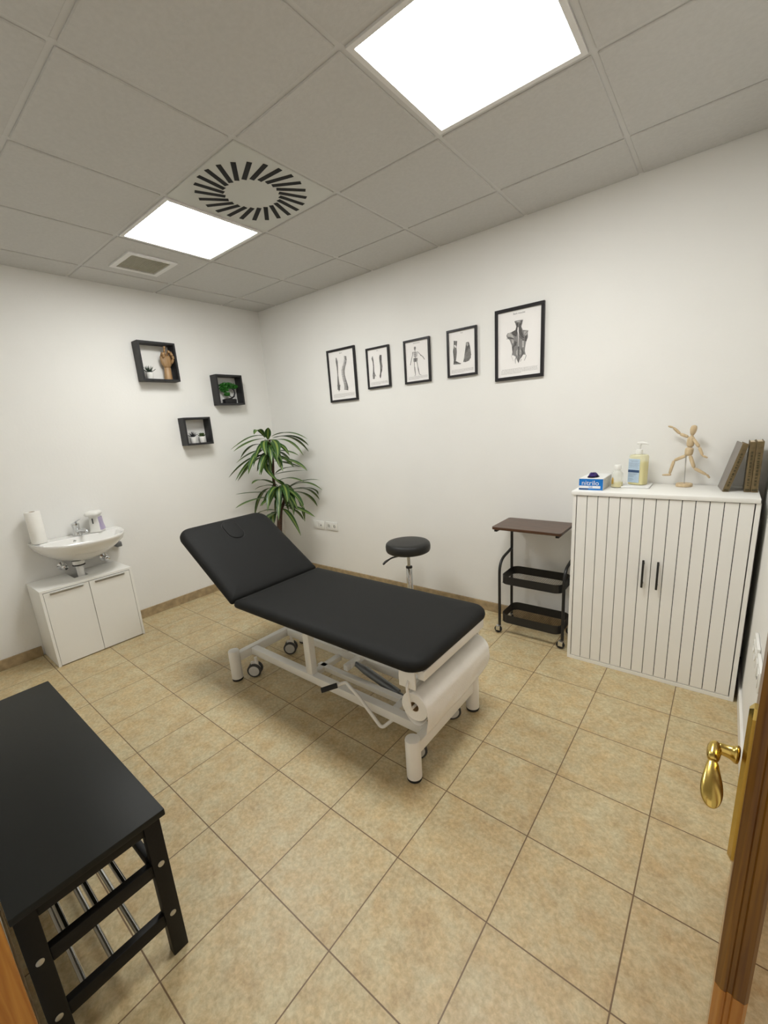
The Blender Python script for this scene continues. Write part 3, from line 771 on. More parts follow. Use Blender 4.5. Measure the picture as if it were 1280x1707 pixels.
cv = [(435, 330), (440, 380), (432, 440), (412, 500), (402, 560), (408, 630), (425, 700), (448, 770), (458, 830), (455, 890)]
for i in range(len(cv)-1):
    for k in range(3):
        u = k/3; x = cv[i][0]*(1-u)+cv[i+1][0]*u; y = cv[i][1]*(1-u)+cv[i+1][1]*u; w = 36+i*3.4
        p.stroke([(x-w/2, y), (x+w*.12, y+5)], 12, 1).stroke([(x+w*.10, y+2), (x+w/2, y+11)], 13, 0)
p.done()
p = Plate('picture_frame', 1.368, 1.605, 1.761, 2.078, q2, 'small black framed print of two forearms, second picture from the corner', 'Arm', .015)
p.stroke([(880, 330), (878, 370), (892, 420), (902, 500), (905, 580), (910, 640), (912, 705)], [8, 30, 20, 17, 22, 44, 26], 1).stroke([(880, 350), (893, 430), (903, 560), (910, 620)], [6, 9, 9, 14], 0).stroke([(915, 600), (945, 660)], 8, 1).stroke([(900, 640), (897, 700)], 5, 0).stroke([(918, 640), (922, 700)], 5, 0)
p.stroke([(1015, 308), (1012, 350), (1018, 420), (1030, 490), (1030, 560), (1022, 610), (1018, 655), (1020, 690)], [32, 40, 34, 36, 30, 18, 26, 10], 0).stroke([(1022, 400), (1036, 540)], [5, 7], 2)
p.done()
p = Plate('picture_frame', 1.748, 1.983, 1.760, 2.075, q3, 'small black framed print of a full human skeleton, middle of five pictures', 'Human skeleton', .015)
p.area([(262, 440), (278, 428), (292, 438), (292, 462), (284, 484), (272, 486), (262, 464)], 1).stroke([(268, 452), (274, 454)], 8, 0).stroke([(281, 452), (288, 452)], 8, 0).stroke([(280, 486), (282, 520), (286, 600)], 8, 0)
for k in range(6): p.stroke([(250+k*2.5, 512+k*14), (284, 520+k*13), (322-k*1.5, 508+k*14)], 6, k % 2)
p.stroke([(246, 515), (242, 570), (230, 620), (216, 690), (214, 712)], [12, 8, 9, 9, 14], 1).stroke([(326, 510), (368, 555), (400, 580), (428, 625)], [9, 8, 11, 9], 1).stroke([(364, 556), (382, 568)], 12, 0)
p.area([(258, 610), (290, 600), (322, 604), (320, 650), (290, 664), (260, 660)], 1).stroke([(285, 610), (290, 655)], 14, 0)
p.stroke([(272, 660), (278, 740), (284, 780), (292, 840), (298, 862), (282, 880)], [10, 8, 13, 9, 8, 6], 1).stroke([(312, 655), (328, 730), (336, 770), (350, 830), (358, 855), (384, 864)], [10, 8, 13, 9, 8, 6], 1).stroke([(284, 740), (296, 850)], 5, 0).stroke([(328, 740), (356, 850)], 5, 0)
p.done()
p = Plate('picture_frame', 2.128, 2.360, 1.764, 2.081, q4, 'small black framed print of a lower leg and a foot, fourth from corner', 'Foot', .015)
p.stroke([(895, 340), (893, 400), (890, 440), (888, 500), (890, 570), (890, 640), (884, 700)], [56, 50, 44, 62, 50, 34, 34], 1).stroke([(880, 345), (884, 400)], 10, 0).stroke([(915, 345), (905, 410)], 10, 0).stroke([(885, 405), (900, 440)], 22, 3).stroke([(870, 460), (880, 560), (885, 660)], [16, 18, 12], 0).stroke([(905, 450), (905, 560), (895, 640)], [9, 11, 8], 0)
p.area([(872, 640), (905, 645), (950, 668), (992, 684), (970, 694), (900, 700), (868, 702)], 0).stroke([(880, 690), (960, 688)], 6, 2)
p.area([(1060, 360), (1100, 350), (1120, 420), (1136, 520), (1130, 600), (1100, 640), (1060, 660), (1020, 660), (1035, 580), (1045, 480)], 1)
for k, (a, b_) in enumerate((((1070, 370), (1030, 660)), ((1080, 370), (1052, 660)), ((1090, 365), (1078, 650)), ((1098, 365), (1105, 640)), ((1105, 400), (1130, 600)))): p.stroke([a, ((a[0]+b_[0])/2+4, (a[1]+b_[1])/2), b_], [8, 14, 9], 0).stroke([(a[0]+9, a[1]+60), (b_[0]+10, b_[1]-50)], 5, 2)
p.area([(1062, 375), (1088, 365), (1096, 400), (1075, 420)], 2)
p.done()
p = Plate('picture_frame', 2.492, 2.813, 1.699, 2.137, q5, 'largest black framed print, showing back muscles, nearest the cabinet', 'Back muscles', .020)
p.area([(530, 480), (600, 465), (685, 452), (670, 520), (655, 580), (680, 640), (780, 645), (770, 700), (775, 770), (740, 860), (725, 960), (720, 1020), (735, 1090), (690, 1090), (660, 1140), (625, 1190), (605, 1255), (575, 1190), (550, 1130), (500, 1100), (478, 1110), (490, 1040), (475, 920), (440, 830), (385, 780), (375, 740), (400, 700), (460, 685), (545, 640), (560, 580)], 1)
p.area([(570, 510), (600, 500), (598, 600), (585, 700), (560, 760), (510, 740), (470, 690), (545, 640), (562, 580)], 0).area([(615, 520), (650, 510), (640, 570), (655, 610), (680, 700), (710, 800), (640, 760), (612, 690), (606, 590)], 0)
p.stroke([(595, 590), (592, 660), (600, 720), (600, 830), (602, 940)], [14, 24, 12, 8, 5], 3)
p.area([(395, 720), (440, 688), (500, 740), (520, 790), (450, 760), (400, 770)], 2).stroke([(385, 770), (450, 790), (510, 800)], [10, 26, 12], 0).stroke([(378, 805), (420, 800)], [8, 10], 0)
p.area([(470, 800), (515, 830), (505, 890), (480, 880)], 2).area([(530, 840), (575, 860), (560, 930), (500, 1060), (485, 960), (520, 900)], 0).area([(515, 950), (560, 920), (530, 1040), (500, 1080)], 1)
p.area([(700, 665), (775, 650), (740, 740), (705, 720)], 2).stroke([(720, 720), (740, 690), (768, 660)], 8, 0).area([(715, 760), (770, 720), (745, 850), (725, 840)], 0)
p.stroke([(620, 760), (690, 815), (730, 830)], 12, 0)
for k in range(5): p.stroke([(672, 850+k*24), (702, 846+k*24)], 10, 3)
p.area([(555, 1010), (600, 940), (655, 1000), (660, 1100), (610, 1190), (560, 1120)], 1).stroke([(606, 940), (612, 1060), (608, 1230)], [22, 16, 18], 0).area([(625, 1000), (650, 1010), (640, 1080), (622, 1110)], 2).area([(560, 1030), (590, 990), (585, 1110), (560, 1090)], 2)
p.stroke([(660, 980), (690, 1060), (650, 1150)], [18, 22, 12], 0).stroke([(470, 1110), (490, 1160), (510, 1210)], 6, 2).stroke([(560, 1140), (545, 1190), (550, 1260)], [10, 14, 5], 1).stroke([(735, 1090), (745, 1110), (715, 1200)], [8, 10, 8], 1).stroke([(660, 1170), (640, 1220)], 8, 1).stroke([(530, 490), (560, 520), (570, 570)], 14, 0).stroke([(660, 470), (650, 540)], 18, 0).area([(570, 480), (640, 470), (625, 495), (580, 502)], 2)
p.done()

# ------------------------------------------------------------------ cube shelves on the left wall
def cube(y0, y1, z0, z1, label, d_=.10, w=.016):
    t = thing('wall_shelf', (0, (y0+y1)/2, z0), label, 'shelf', 'black cube shelves on the left wall')
    MB().box(.001, d_, y0, y1, z0, z0+w, .001, 1).build('bottom_panel', 'shelfblack', t, 0)
    MB().box(.001, d_, y0, y1, z1-w, z1, .001, 1).build('top_panel', 'shelfblack', t, 0)
    MB().box(.001, d_, y0, y0+w, z0+w, z1-w, .0008, 1).build('side_panel', 'shelfblack', t, 0)
    MB().box(.001, d_, y1-w, y1, z0+w, z1-w, .0008, 1).build('side_panel', 'shelfblack', t, 0)
    return z0+w
s1 = cube(-1.255, -.957, 1.933, 2.235, 'largest and highest black cube shelf, holding a wooden hand')
s2 = cube(-.628, -.358, 1.741, 2.009, 'medium black cube shelf nearest the corner, holding a bonsai')
s3 = cube(-.992, -.745, 1.401, 1.638, 'smallest and lowest black cube shelf, holding two potted succulents')

def succulent(x, y, z, r, h, mat, kind, label):
    z += .0006
    t = thing('potted_succulent', (x, y, z), label, 'succulent', 'little succulents in white pots')
    MB().lathe([(r*.8, 0), (r*.84, .002), (r, h), (r*.98, h+.002), (r*.88, h+.002), (r*.86, h-.004), (.001, h-.004)], (x, y, z), 24, cap1=False).build('pot', 'whitepot', t, 50)
    rnd = random.Random(label); lv = MB()
    for ring, (nn, el, L) in enumerate(((9, 25, 1.0), (8, 48, .95), (6, 68, .9), (2, 86, .8))):
        for k in range(nn):
            a = 2*PI*k/nn+ring*.4+rnd.uniform(-.1, .1); e = R(el+rnd.uniform(-5, 5))
            ll = (r*2.1 if kind == 'spiky' else r*1.45)*L; wd = r*(.14 if kind == 'spiky' else .26)
            dv = Vector((math.cos(a)*math.cos(e), math.sin(a)*math.cos(e), math.sin(e)))
            b0 = Vector((x, y, z+h-.002)); 
            lv.tube([b0, b0+dv*ll*.35, b0+dv*ll*.7+Vector((0, 0, ll*.04)), b0+dv*ll+Vector((0, 0, ll*.10))], [wd*.7, wd, wd*(.7 if kind == 'spiky' else 1.0), .0008 if kind == 'spiky' else wd*.35], 7, flat=.6)
    lv.build('leaves', mat, t, 60)
succulent(.052, -1.180, s1, .028, .050, 'succ', 'spiky', 'spiky dark succulent in white pot beside the wooden hand')
succulent(.050, -.906, s3, .026, .052, 'succ2', 'spiky', 'greyish purple succulent in white pot, left one on the lowest shelf')
succulent(.050, -.822, s3, .027, .052, 'succ3', 'round', 'green succulent in white pot, right one on the lowest shelf')

# wooden hand
hx, hz0 = .052, s1+.0006
t = thing('wooden_hand', (hx, -1.03, hz0), 'brown wooden articulated model hand standing in the highest cube shelf', 'model hand')
def loft(name, pts, par=t, n_=18, mat='handwood'):
    rs = []
    for (y, z, ry, rx, ox) in pts: rs.append([Vector((hx+ox+rx*math.cos(2*PI*i/n_), y+ry*math.sin(2*PI*i/n_), z)) for i in range(n_)])
    return MB().rings(rs).build(name, mat, par, 60)
loft('forearm', [(-1.033, hz0, .033, .027, 0), (-1.031, hz0+.03, .031, .026, 0), (-1.028, hz0+.093, .0265, .022, 0), (-1.028, hz0+.097, .024, .020, 0)])
palm = loft('palm', [(-1.028, hz0+.099, .024, .018, 0), (-1.028, hz0+.104, .030, .020, 0), (-1.027, hz0+.125, .043, .021, 0), (-1.026, hz0+.150, .049, .020, 0), (-1.026, hz0+.175, .049, .018, 0), (-1.026, hz0+.186, .046, .015, 0), (-1.026, hz0+.190, .040, .010, 0)])
zk = hz0+.190
def finger(name, P, r):
    b = MB()
    for a, c in zip(P, P[1:]):
        a, c = Vector(a), Vector(c); L = (c-a)
        b.tube([a+L*.03, a+L*.12, a+L*.5, a+L*.88, a+L*.97], [r*.7, r, r*1.02, r*.95, r*.65], 10)
    return b.build(name, 'handwood', t, 60)
finger('finger', [(hx+.004, -1.062, zk-.004), (hx+.030, -1.062, zk+.018), (hx+.040, -1.060, zk-.004), (hx+.028, -1.058, zk-.016)], .0095)
finger('finger', [(hx+.004, -1.040, zk), (hx+.018, -1.038, zk+.028), (hx+.016, -1.034, zk+.052), (hx+.020, -1.034, zk+.072)], .0095)
finger('finger', [(hx+.004, -1.017, zk), (hx+.022, -1.014, zk+.026), (hx+.040, -1.014, zk+.034), (hx+.046, -1.016, zk+.016)], .0098)
finger('finger', [(hx+.004, -.994, zk-.006), (hx+.016, -.991, zk+.016), (hx+.032, -.994, zk+.026), (hx+.042, -1.000, zk+.014)], .0088)
finger('thumb', [(hx+.012, -.992, zk-.060), (hx+.034, -.982, zk-.030), (hx+.044, -.990, zk-.002), (hx+.044, -1.004, zk+.016)], .0105)

# bonsai
zb = s2+.0006
t = thing('bonsai', (.05, -.487, zb), 'miniature green bonsai with a curved trunk in a black tray', 'bonsai')
MB().rrect(.022, .080, -.553, -.425, .010, [(.006, 0), (.004, .004), (.002, .028), (0, .034), (.004, .036)], 4).build('tray', 'shelfblack', t, 40)
MB().rrect(.027, .075, -.546, -.432, .008, [(0, .0365), (.004, .039)], 4, mat=Matrix.Translation((0, 0, 0))).build('soil', 'soil', t, 40)
for o in t.children: 
    o.data.transform(Matrix.Translation((0, 0, zb)))
MB().tube([(.05, -.505, zb+.036), (.05, -.470, zb+.044), (.05, -.438, zb+.062), (.05, -.424, zb+.092), (.05, -.432, zb+.122), (.05, -.462, zb+.142), (.05, -.50, zb+.150)], [.007, .0075, .0075, .0068, .006, .005, .004], 10).tube([(.05, -.452, zb+.050), (.054, -.485, zb+.066), (.056, -.505, zb+.078)], [.004, .004, .003], 8).build('trunk', 'shelfblack', t, 60)
rnd = random.Random(3); fo = MB()
blobs = [((.052, -.545, zb+.145), .040, .032), ((.05, -.505, zb+.158), .045, .034), ((.05, -.458, zb+.160), .042, .026), ((.05, -.415, zb+.150), .024, .016), ((.056, -.512, zb+.082), .026, .016), ((.055, -.53, zb+.118), .034, .018)]
for (c, ry, rz_) in blobs:
    for k in range(150):
        while True:
            q = Vector((rnd.uniform(-1, 1), rnd.uniform(-1, 1), rnd.uniform(-1, 1)))
            if q.length < 1: break
        pnt = Vector(c)+Vector((q.x*.034, q.y*ry, q.z*rz_)); pnt.x = max(.008, pnt.x); pnt.y = min(-.378, pnt.y)
        nv = Vector((rnd.uniform(-1, 1), rnd.uniform(-1, 1), rnd.uniform(-.2, 1))).normalized(); u_ = nv.orthogonal().normalized(); v_ = nv.cross(u_); sz = rnd.uniform(.007, .012)
        fo.poly([pnt-u_*sz, pnt-v_*sz*.6+nv*.001, pnt+u_*sz, pnt+v_*sz*.6+nv*.001])
fo.build('foliage', 'bons', t, 0)

# ------------------------------------------------------------------ washbasin corner
VX, VY0, VY1, VT = .325, -2.268, -1.705, .552
t = thing('vanity_cabinet', (.17, -1.985, 0), 'low white two-door cabinet standing under the washbasin', 'cabinet')
b = MB()
b.box(.004, VX, VY0, VY0+.016, 0, VT-.016, .001).box(.004, VX, VY1-.016, VY1, 0, VT-.016, .001).box(.004, VX-.02, VY0+.016, VY1-.016, .0, .016).box(.004, .010, VY0+.016, VY1-.016, .016, VT-.016)
# top with a notch for the waste pipe
b.box(.004, VX, VY0, -2.035, VT-.016, VT, .001).box(.004, VX, -1.945, VY1, VT-.016, VT, .001).box(.205, VX, -2.035, -1.945, VT-.016, VT, .001)
b.build('body', 'white', t, 0)
ym = (VY0+VY1)/2
for a, c in ((VY0+.018, ym-.0015), (ym+.0015, VY1-.018)):
    dr = MB().box(VX-.018, VX-.001, a, c, .006, VT-.020, .001).build('door', 'whitegloss', t, 0)
    MB().box(VX-.001, VX+.012, a+.035, c-.035, VT-.030, VT-.0265, .0008).box(VX-.001, VX+.0008, a+.035, c-.035, VT-.042, VT-.0265).build('handle', 'steel', dr, 0)['label'] = 'thin steel edge pull'

BY, BZ, KW = -1.922, .822, .955
B = thing('washbasin', (0.0, BY, BZ), 'white ceramic washbasin mounted on the wall above the low cabinet', 'sink')
def dring(xb, Dp, Wd, z, pw=.72, n1=36, n2=10, sh=0):
    r = []
    for i in range(n1+1):
        a = PI*i/n1; c_, s_ = math.cos(a), math.sin(a)
        r.append(Vector((xb+Dp*(abs(s_)**pw), BY+sh+KW*Wd*math.copysign(abs(c_)**.85, c_), z)))
    for i in range(1, n2): r.append(Vector((xb, BY+sh+KW*(-Wd+2*Wd*i/n2), z)))
    return r
bw = MB().rings([dring(.03, .15, .05, BZ-.165), dring(.02, .19, .10, BZ-.160), dring(.010, .26, .185, BZ-.130), dring(.004, .335, .245, BZ-.085), dring(.004, .395, .280, BZ-.045), dring(.004, .418, .292, BZ-.012), dring(.004, .420, .294, BZ-.002), dring(.006, .414, .291, BZ+.004), dring(.125, .283, .255, BZ+.002), dring(.128, .272, .248, BZ-.006), dring(.135, .250, .225, BZ-.045), dring(.16, .19, .165, BZ-.085), dring(.21, .09, .07, BZ-.105), dring(.235, .04, .03, BZ-.108)])
bw.build('bowl', 'porcelain', B, 60)
MB().lathe([(.010, 0), (.0105, .002), (.006, .003), (.001, .003)], n=20, axis='x', c=(.1305, BY-.04, BZ-.026)).xf(Matrix.Identity(4)).build('overflow_ring', 'chrome', B, 40)
# tap
fc = MB().lathe([(.030, 0), (.031, .005), (.026, .012), (.023, .030), (.023, .060), (.026, .075), (.025, .090), (.012, .096), (.001, .097)], (.075, BY+.0, BZ+.004), 24)
fc.tube([(.085, BY, BZ+.035), (.13, BY+.012, BZ+.046), (.175, BY+.026, BZ+.050), (.190, BY+.030, BZ+.040), (.192, BY+.030, BZ+.030)], [.013, .012, .011, .011, .010], 14)
fc.tube([(.075, BY, BZ+.094), (.085, BY+.006, BZ+.108), (.115, BY+.020, BZ+.122), (.135, BY+.028, BZ+.127)], [.010, .008, .006, .005], 12, flat=.6)
fc.tube([(.10, BY+.02, BZ+.006), (.10, BY+.050, BZ+.006)], .0025, 6)
fc.build('tap', 'chrome', B, 50)
wp = MB().lathe([(.030, -.190), (.034, -.186), (.034, -.164)], (.24, BY-.02, BZ), 20).lathe([(.022, -.40), (.022, -.192)], (.24-.085, BY-.04, BZ), 20)
wp = MB().lathe([(.036, .632), (.038, .636), (.038, .660)], (.155, BY-.055, 0), 24).lathe([(.0225, .50), (.0225, .615), (.028, .617), (.028, .632)], (.155, BY-.055, 0), 24)
wp.build('waste_pipe', 'whiteplastic', B, 40)
MB().lathe([(.0395, .625), (.0395, .634)], (.155, BY-.055, 0), 24).build('waste_seal', 'rubber', B, 40)
MB().box(.005, .075, BY+.235, BY+.275, BZ-.155, BZ-.115, .006).build('mounting_bracket', 'greymetal', B, 40)
def valve(y, z, label):
    b = MB().lathe([(.030, .0005), (.030, .004), (.014, .008), (.012, .03), (.016, .034), (.016, .055)], (0, y, z), 20, axis='x').lathe([(.020, .055), (.021, .058), (.021, .076), (.018, .079), (.001, .079)], (0, y, z), 14, axis='x').tube([(.045, y, z), (.045, y, z+.045)], .008, 10)
    one(b, 'shutoff_valve', 'chrome', label, 'valve', 'chrome stop valves under the sink', 50, (0, y, z))
valve(-1.770, .600, 'chrome water stop valve under the right side of the washbasin')
valve(-2.045, .612, 'chrome water stop valve under the washbasin, half hidden left of the waste pipe')
ZB = BZ+.0048
t = thing('kitchen_roll', (.085, -2.150, ZB), 'upright white kitchen paper roll on the left end of the washbasin', 'paper roll')
MB().lathe([(.017, .0005), (.043, .001), (.0445, .004), (.0445, .219), (.043, .222), (.017, .222), (.017, .0005)], (.085, -2.15, ZB), 40, cap0=False, cap1=False).build('paper', 'paper', t, 50)
MB().lathe([(.0168, .001), (.0168, .2225), (.0155, .2225), (.0155, .001), (.0168, .001)], (.085, -2.15, ZB), 24, cap0=False, cap1=False).build('core', 'card', t, 50)
t = thing('soap_dispenser', (.090, -1.795, ZB), 'white and lilac automatic soap dispenser on the right end of the washbasin', 'soap dispenser')
SM = Matrix.Translation((.090, -1.795, ZB)) @ Matrix.Rotation(R(-38), 4, 'Z')
MB().rrect(-.045, .040, -.045, .045, .020, [(.002, 0), (0, .003), (.002, .012), (.009, .05), (.014, .10), (.012, .125)], 6, mat=SM).build('body', 'whiteplastic', t, 50)
MB().rrect(-.050, .074, -.047, .047, .030, [(.012, .1255), (.004, .129), (0, .139), (.003, .150), (.012, .158), (.03, .161)], 6, mat=SM).build('head', 'whiteplastic', t, 50)
MB().rrect(-.040, .036, .004, .0490, .012, [(.0, .016), (.002, .020), (.009, .06), (.0115, .112)], 5, mat=SM).build('tank_window', 'lilac', t, 50)
MB().box(.0275, .0295, -.012, -.004, .045, .105).xf(SM).build('level_slot', 'greyrub', t, 30)

# ------------------------------------------------------------------ sockets
def socket(m, kind, label):
    """double plate in a local frame: u to the right, z up, facing -v"""
    t = thing('wall_socket', m @ Vector((0, 0, 0)), label, 'socket', 'white double wall socket plates')
    MB().box(-.079, .079, -.012, -.001, -.041, .041, .003).xf(m).build('plate', 'whiteplastic', t, 30)
    for k, sx_ in enumerate((-.038, .038)):
        if kind == 'power' or (kind == 'mixed' and False):
            f_ = MB().rings([[Vector((sx_+r*math.cos(2*PI*i/24), v_, r*math.sin(2*PI*i/24))) for i in range(24)] for r, v_ in ((.027, -.0122), (.026, -.0145), (.0215, -.0148), (.020, -.0125), (.001, -.0123))], True, True).xf(m).build('outlet', 'whiteplastic', t, 40)
            for q in (-1, 1): MB().lathe([(.0035, -.0130), (.0035, -.0121)], (sx_+q*.0095, 0, 0), 10, axis='y').xf(m).build('pin_hole', 'darkslot', f_, 0)
            MB().lathe([(.019, -.0129), (.019, -.0126)], (sx_, 0, 0), 20, axis='y').xf(m).build('recess', 'cartong', f_, 0)
        else:
            f_ = MB().box(sx_-.024, sx_+.024, -.0145, -.0118, -.028, .028, .001).xf(m).build('insert', 'whiteplastic', t, 30)
            if k == 1: MB().lathe([(.006, -.0152), (.006, -.0144)], (sx_, 0, 0), 12, axis='y').xf(m).build('jack', 'darkslot', f_, 0)
    return t
socket(Matrix.Translation((.571, 0, .514)), 'jack', 'white aerial and data socket plate by the plant, left of the pair')
socket(Matrix.Translation((.760, 0, .516)), 'power', 'white double power socket on the back wall, right of the pair')
RW = Matrix(((0, 1, 0, W), (-1, 0, 0, -.79), (0, 0, 1, .51), (0, 0, 0, 1)))
RW = Matrix.Translation((W, -.80, .510)) @ Matrix.Rotation(R(-90), 4, 'Z')
socket(RW, 'power', 'white double socket low on the right wall, farther from the door')
socket(Matrix.Translation((W, -.985, .510)) @ Matrix.Rotation(R(-90), 4, 'Z'), 'jack', 'white socket plate low on the right wall, nearest the wooden door')

# ------------------------------------------------------------------ bench
BX0, BX1, BYn, BYf, BT = 1.570, 2.650, -2.858, -2.528, .50
t = thing('bench', (2.11, -2.697, 0), 'black shoe-rack bench with chrome tube shelves in the near corner', 'bench')
MB().box(BX0, BX1, BYn, BYf, BT-.020, BT, .0025).build('bench_top', 'benchtop', t, 30)
lw = .042
for x in (BX0+.022, BX1-.022-.030):
    for y in (BYn+.004, BYf-.010-lw):
        lg = MB().box(x, x+.030, y, y+lw, 0, BT-.0203, .002).build('leg', 'blackwood', t, 30)
        if x > 2:
            for z in (.325, .145):
                MB().lathe([(.0085, .0), (.0085, .0012), (.006, .0022), (.001, .0022)], (x+.030, y+lw/2, z), 16, axis='x').build('screw_cap', 'steel', lg, 40)
for x in (BX0+.022, BX1-.052):
    for z0, z1 in ((.295, .335), (.115, .155), (.435, .4797)):
        MB().box(x+.004, x+.026, BYn+.004+lw, BYf-.010-lw, z0, z1, .002).build('side_rail', 'blackwood', t, 30)
for y0_, y1_, z0, z1 in ((BYn+.012, BYn+.030, .425, .4797), (BYf-.036, BYf-.018, .425, .4797), (BYf-.058, BYf-.040, .318, .350)):
    MB().box(BX0+.052, BX1-.052, y0_, y1_, z0, z1, .002).build('long_rail', 'blackwood', t, 30)
for y in (-2.640, -2.707, -2.772): 
    MB().tube([(BX0+.04, y, .312), (BX1-.04, y, .312)], .008, 12).build('chrome_tube', 'chrome', t, 40)
    MB().tube([(BX0+.04, y, .135), (BX1-.04, y, .135)], .008, 12).build('chrome_tube', 'chrome', t, 40)

# ------------------------------------------------------------------ dracaena
PX, PY = .40, -.40
PA = Vector((.5904, .8071, 0)); PB = Vector((.8071, -.5904, 0))
t = thing('potted_dracaena', (PX, PY, 0), 'tall green striped-leaf dracaena plant in the corner behind the treatment table', 'plant')
MB().lathe([(.115, 0), (.12, .004), (.150, .27), (.158, .275), (.158, .30), (.148, .30), (.142, .262), (.001, .262)], (PX+.02, PY, 0), 36, cap1=False).build('pot', 'plantpot', t, 50)
MB().lathe([(.141, .2625), (.13, .268), (.001, .272)], (PX+.02, PY, 0), 30, cap1=False).build('soil', 'soil', t, 50)
def at(a, h, b=0.): 
    v_ = Vector((PX, PY, 0))+PA*a+PB*b; v_.z = h; return v_
MB().tube([at(.021, .26), at(.021, .528), at(.048, .711), at(.04, .80)], [.027, .025, .024, .020], 12).tube([at(.045, .76), at(.030, .90), at(.026, 1.045, .01), at(.041, 1.2, .01), at(.037, 1.40)], [.017, .014, .013, .012, .009], 10).tube([at(.050, .711), at(.097, .797, -.02), at(.142, .924, -.03)], [.018, .015, .012], 10).build('stem', 'bark', t, 60)
LV = [[[0.013, 1.427], [-0.091, 1.486], [-0.316, 1.335]], [[0.002, 1.413], [-0.137, 1.414], [-0.286, 1.323]], [[-0.002, 1.423], [-0.055, 1.548], [-0.092, 1.458]], [[0.024, 1.402], [0.027, 1.468], [0.037, 1.509]], [[0.06, 1.428], [0.218, 1.493], [0.379, 1.381]], [[0.063, 1.418], [0.271, 1.451], [0.391, 1.258]], [[0.067, 1.409], [0.272, 1.461], [0.397, 1.316]], [[0.055, 1.391], [0.23, 1.425], [0.324, 1.234]], [[0.047, 1.401], [0.12, 1.386], [0.08, 1.231]], [[0.009, 1.394], [-0.038, 1.398], [-0.012, 1.272]], [[-0.006, 1.357], [-0.139, 1.396], [-0.246, 1.249]], [[-0.002, 1.309], [-0.131, 1.32], [-0.283, 1.214]], [[-0.007, 1.272], [-0.184, 1.267], [-0.375, 1.08]], [[-0.019, 1.253], [-0.142, 1.235], [-0.304, 1.034]], [[-0.018, 1.263], [-0.157, 1.265], [-0.315, 1.05]], [[-0.022, 1.302], [-0.122, 1.319], [-0.187, 1.114]], [[0.043, 1.296], [0.195, 1.294], [0.285, 1.233]], [[0.051, 1.286], [0.157, 1.297], [0.229, 1.125]], [[0.034, 1.22], [0.245, 1.221], [0.338, 1.095]], [[0.041, 1.2], [0.125, 1.193], [0.293, 1.129]], [[-0.006, 1.204], [-0.071, 1.142], [0.083, 1.0]], [[0.044, 1.073], [0.152, 1.092], [0.357, 1.083]], [[0.05, 1.082], [0.14, 1.152], [0.293, 1.129]], [[0.075, 1.011], [0.168, 1.061], [0.307, 0.988]], [[0.059, 0.963], [-0.097, 1.086], [-0.171, 1.021]], [[0.058, 0.953], [-0.061, 0.995], [-0.159, 0.936]], [[0.052, 0.903], [-0.201, 0.94], [-0.322, 0.939]], [[0.047, 0.864], [-0.209, 0.882], [-0.339, 0.817]], [[0.047, 0.944], [-0.12, 0.981], [-0.193, 0.679]], [[0.047, 0.944], [-0.025, 0.981], [-0.063, 0.76]], [[0.023, 0.986], [0.004, 0.908], [0.062, 0.786]], [[0.1, 0.978], [0.136, 0.955], [0.124, 0.835]], [[0.143, 0.934], [0.197, 0.888], [0.172, 0.676]], [[0.15, 0.913], [0.275, 0.879], [0.269, 0.601]], [[0.142, 0.924], [0.312, 1.037], [0.463, 0.895]], [[0.143, 0.934], [0.291, 1.019], [0.457, 0.983]], [[0.14, 0.904], [0.353, 0.953], [0.446, 0.778]], [[0.138, 0.894], [0.347, 0.892], [0.419, 0.709]], [[0.149, 0.903], [0.373, 0.951], [0.456, 0.829]], [[0.071, 0.739], [0.146, 0.71], [0.214, 0.471]], [[0.084, 0.768], [0.231, 0.751], [0.366, 0.647]], [[0.082, 0.748], [0.217, 0.722], [0.264, 0.596]], [[0.02, 0.725], [-0.13, 0.763], [-0.199, 0.67]], [[0.027, 0.703], [-0.067, 0.725], [-0.095, 0.657]], [[0.019, 0.715], [-0.04, 0.711], [-0.024, 0.607]], [[0.017, 1.241], [-0.056, 1.257], [-0.091, 1.134]], [[0.021, 1.269], [0.096, 1.263], [0.116, 1.115]], [[0.04, 1.344], [0.148, 1.384], [0.191, 1.255]], [[0.117, 0.957], [0.083, 1.0], [0.031, 1.045]], [[0.045, 0.844], [-0.048, 0.874], [-0.124, 0.802]]]
rnd = random.Random(11)
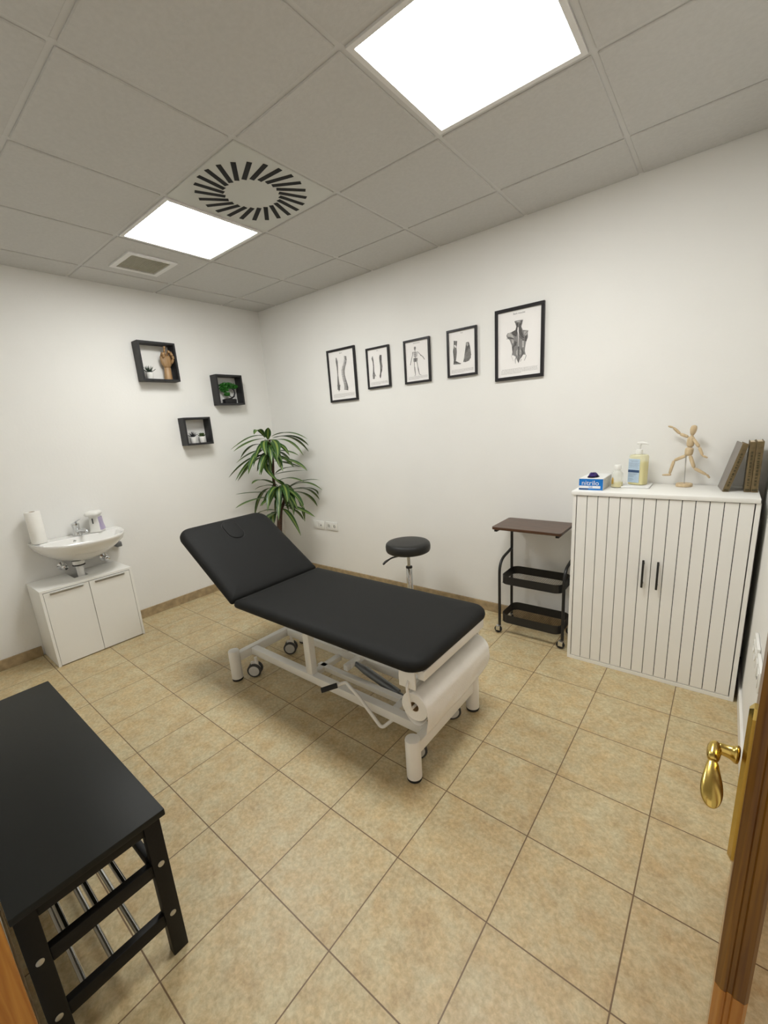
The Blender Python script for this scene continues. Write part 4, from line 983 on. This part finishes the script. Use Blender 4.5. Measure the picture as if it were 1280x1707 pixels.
def leaf(b0, c0, t0, depth, width):
    bm = bmesh.new(); uvl = bm.loops.layers.uv.new('leaf'); n_ = 12
    P0, P1, P2 = at(*b0, 0), at(*c0, depth*.5), at(*t0, depth)
    rows = []
    for k in range(n_+1):
        u = k/n_; p_ = P0*(1-u)**2+P1*2*u*(1-u)+P2*u*u
        tg = ((P1-P0)*(1-u)+(P2-P1)*u).normalized()
        sd = tg.cross(Vector((0, 0, 1)))
        if sd.length < .25: sd = sd+Vector((.6, .8, 0))*.5
        # turn the blade a little towards the room
        sd = (sd.normalized()*.75+PA*.45*(1 if sd.dot(PA) >= 0 else -1)).normalized(); sd = (sd-tg*sd.dot(tg)).normalized()
        up = sd.cross(tg).normalized()
        w = width*(math.sin(PI*min(1, .10+u*.90))**.75 if u < 1 else 0)*(.55+.45*min(1, u*4))
        w = max(w, .0015)
        r = []
        for q in (-1, -.5, 0, .5, 1):
            v_ = p_+sd*w*q+up*w*.22*abs(q); v_.x = max(.012, v_.x); v_.y = min(-.012, v_.y); r.append(bm.verts.new(v_))
        rows.append(r)
    for k in range(n_):
        for q in range(4):
            f = bm.faces.new((rows[k][q], rows[k][q+1], rows[k+1][q+1], rows[k+1][q]))
            for lp, (uu, vv) in zip(f.loops, ((q/4, k/n_), ((q+1)/4, k/n_), ((q+1)/4, (k+1)/n_), (q/4, (k+1)/n_))): lp[uvl].uv = (uu, vv)
    bm.transform(Matrix.Translation(-t.location))
    me = D.meshes.new('leaf'); bm.to_mesh(me); bm.free(); me.materials.append(M['leaf']); me.shade_smooth()
    o = D.objects.new('leaf', me); COL.objects.link(o); o.parent = t
for i, (b0, c0, t0) in enumerate(LV):
    reach = abs(t0[0]-b0[0])
    dep = rnd.uniform(.06, .24) if reach < .17 else rnd.uniform(-.10, .16)
    leaf(b0, c0, t0, dep, rnd.uniform(.025, .034))
for i in range(38):   # more leaves turned towards the corner and the room, filling both crowns
    hi = i % 2 == 0; h0 = rnd.uniform(1.22, 1.38) if hi else rnd.uniform(.84, .96); a0 = .03 if hi else .08
    a1 = a0+rnd.uniform(-.20, .20); 
    leaf([a0, h0], [(a0+a1)/2, h0+.06], [a1, h0-rnd.uniform(.05, .20)], rnd.uniform(-.14, .22), rnd.uniform(.023, .031))

# ------------------------------------------------------------------ camera, light, view
yaw, pitch, roll = -.68500480, -.23495194, -.06859692
f_ = Vector((math.sin(yaw)*math.cos(pitch), math.cos(yaw)*math.cos(pitch), math.sin(pitch)))
r_ = Vector((math.cos(yaw), -math.sin(yaw), 0)); u_ = r_.cross(f_)
r2 = r_*math.cos(roll)+u_*math.sin(roll); u2 = r2.cross(f_)
cam = D.cameras.new('camera'); co = D.objects.new('camera', cam); COL.objects.link(co)
co.matrix_world = Matrix(((r2.x, u2.x, -f_.x, 3.74821811), (r2.y, u2.y, -f_.y, -2.84911848), (r2.z, u2.z, -f_.z, 1.47455795), (0, 0, 0, 1)))
cam.sensor_fit = 'VERTICAL'; cam.sensor_height = 36; cam.lens = 702.2563/1707*36
cam.shift_x = .5156/1707; cam.shift_y = 21.123/1707
cam.clip_start = .01; cam.clip_end = 50
sc = bpy.context.scene; sc.camera = co
w = D.worlds.new('world'); sc.world = w; w.use_nodes = True
w.node_tree.nodes['Background'].inputs[0].default_value = (1, .93, .82, 1); w.node_tree.nodes['Background'].inputs[1].default_value = .5
sc.view_settings.view_transform = 'Standard'; sc.view_settings.look = 'None'; sc.view_settings.gamma = 1; sc.view_settings.use_curve_mapping = False
sc.view_settings.exposure = 0.80
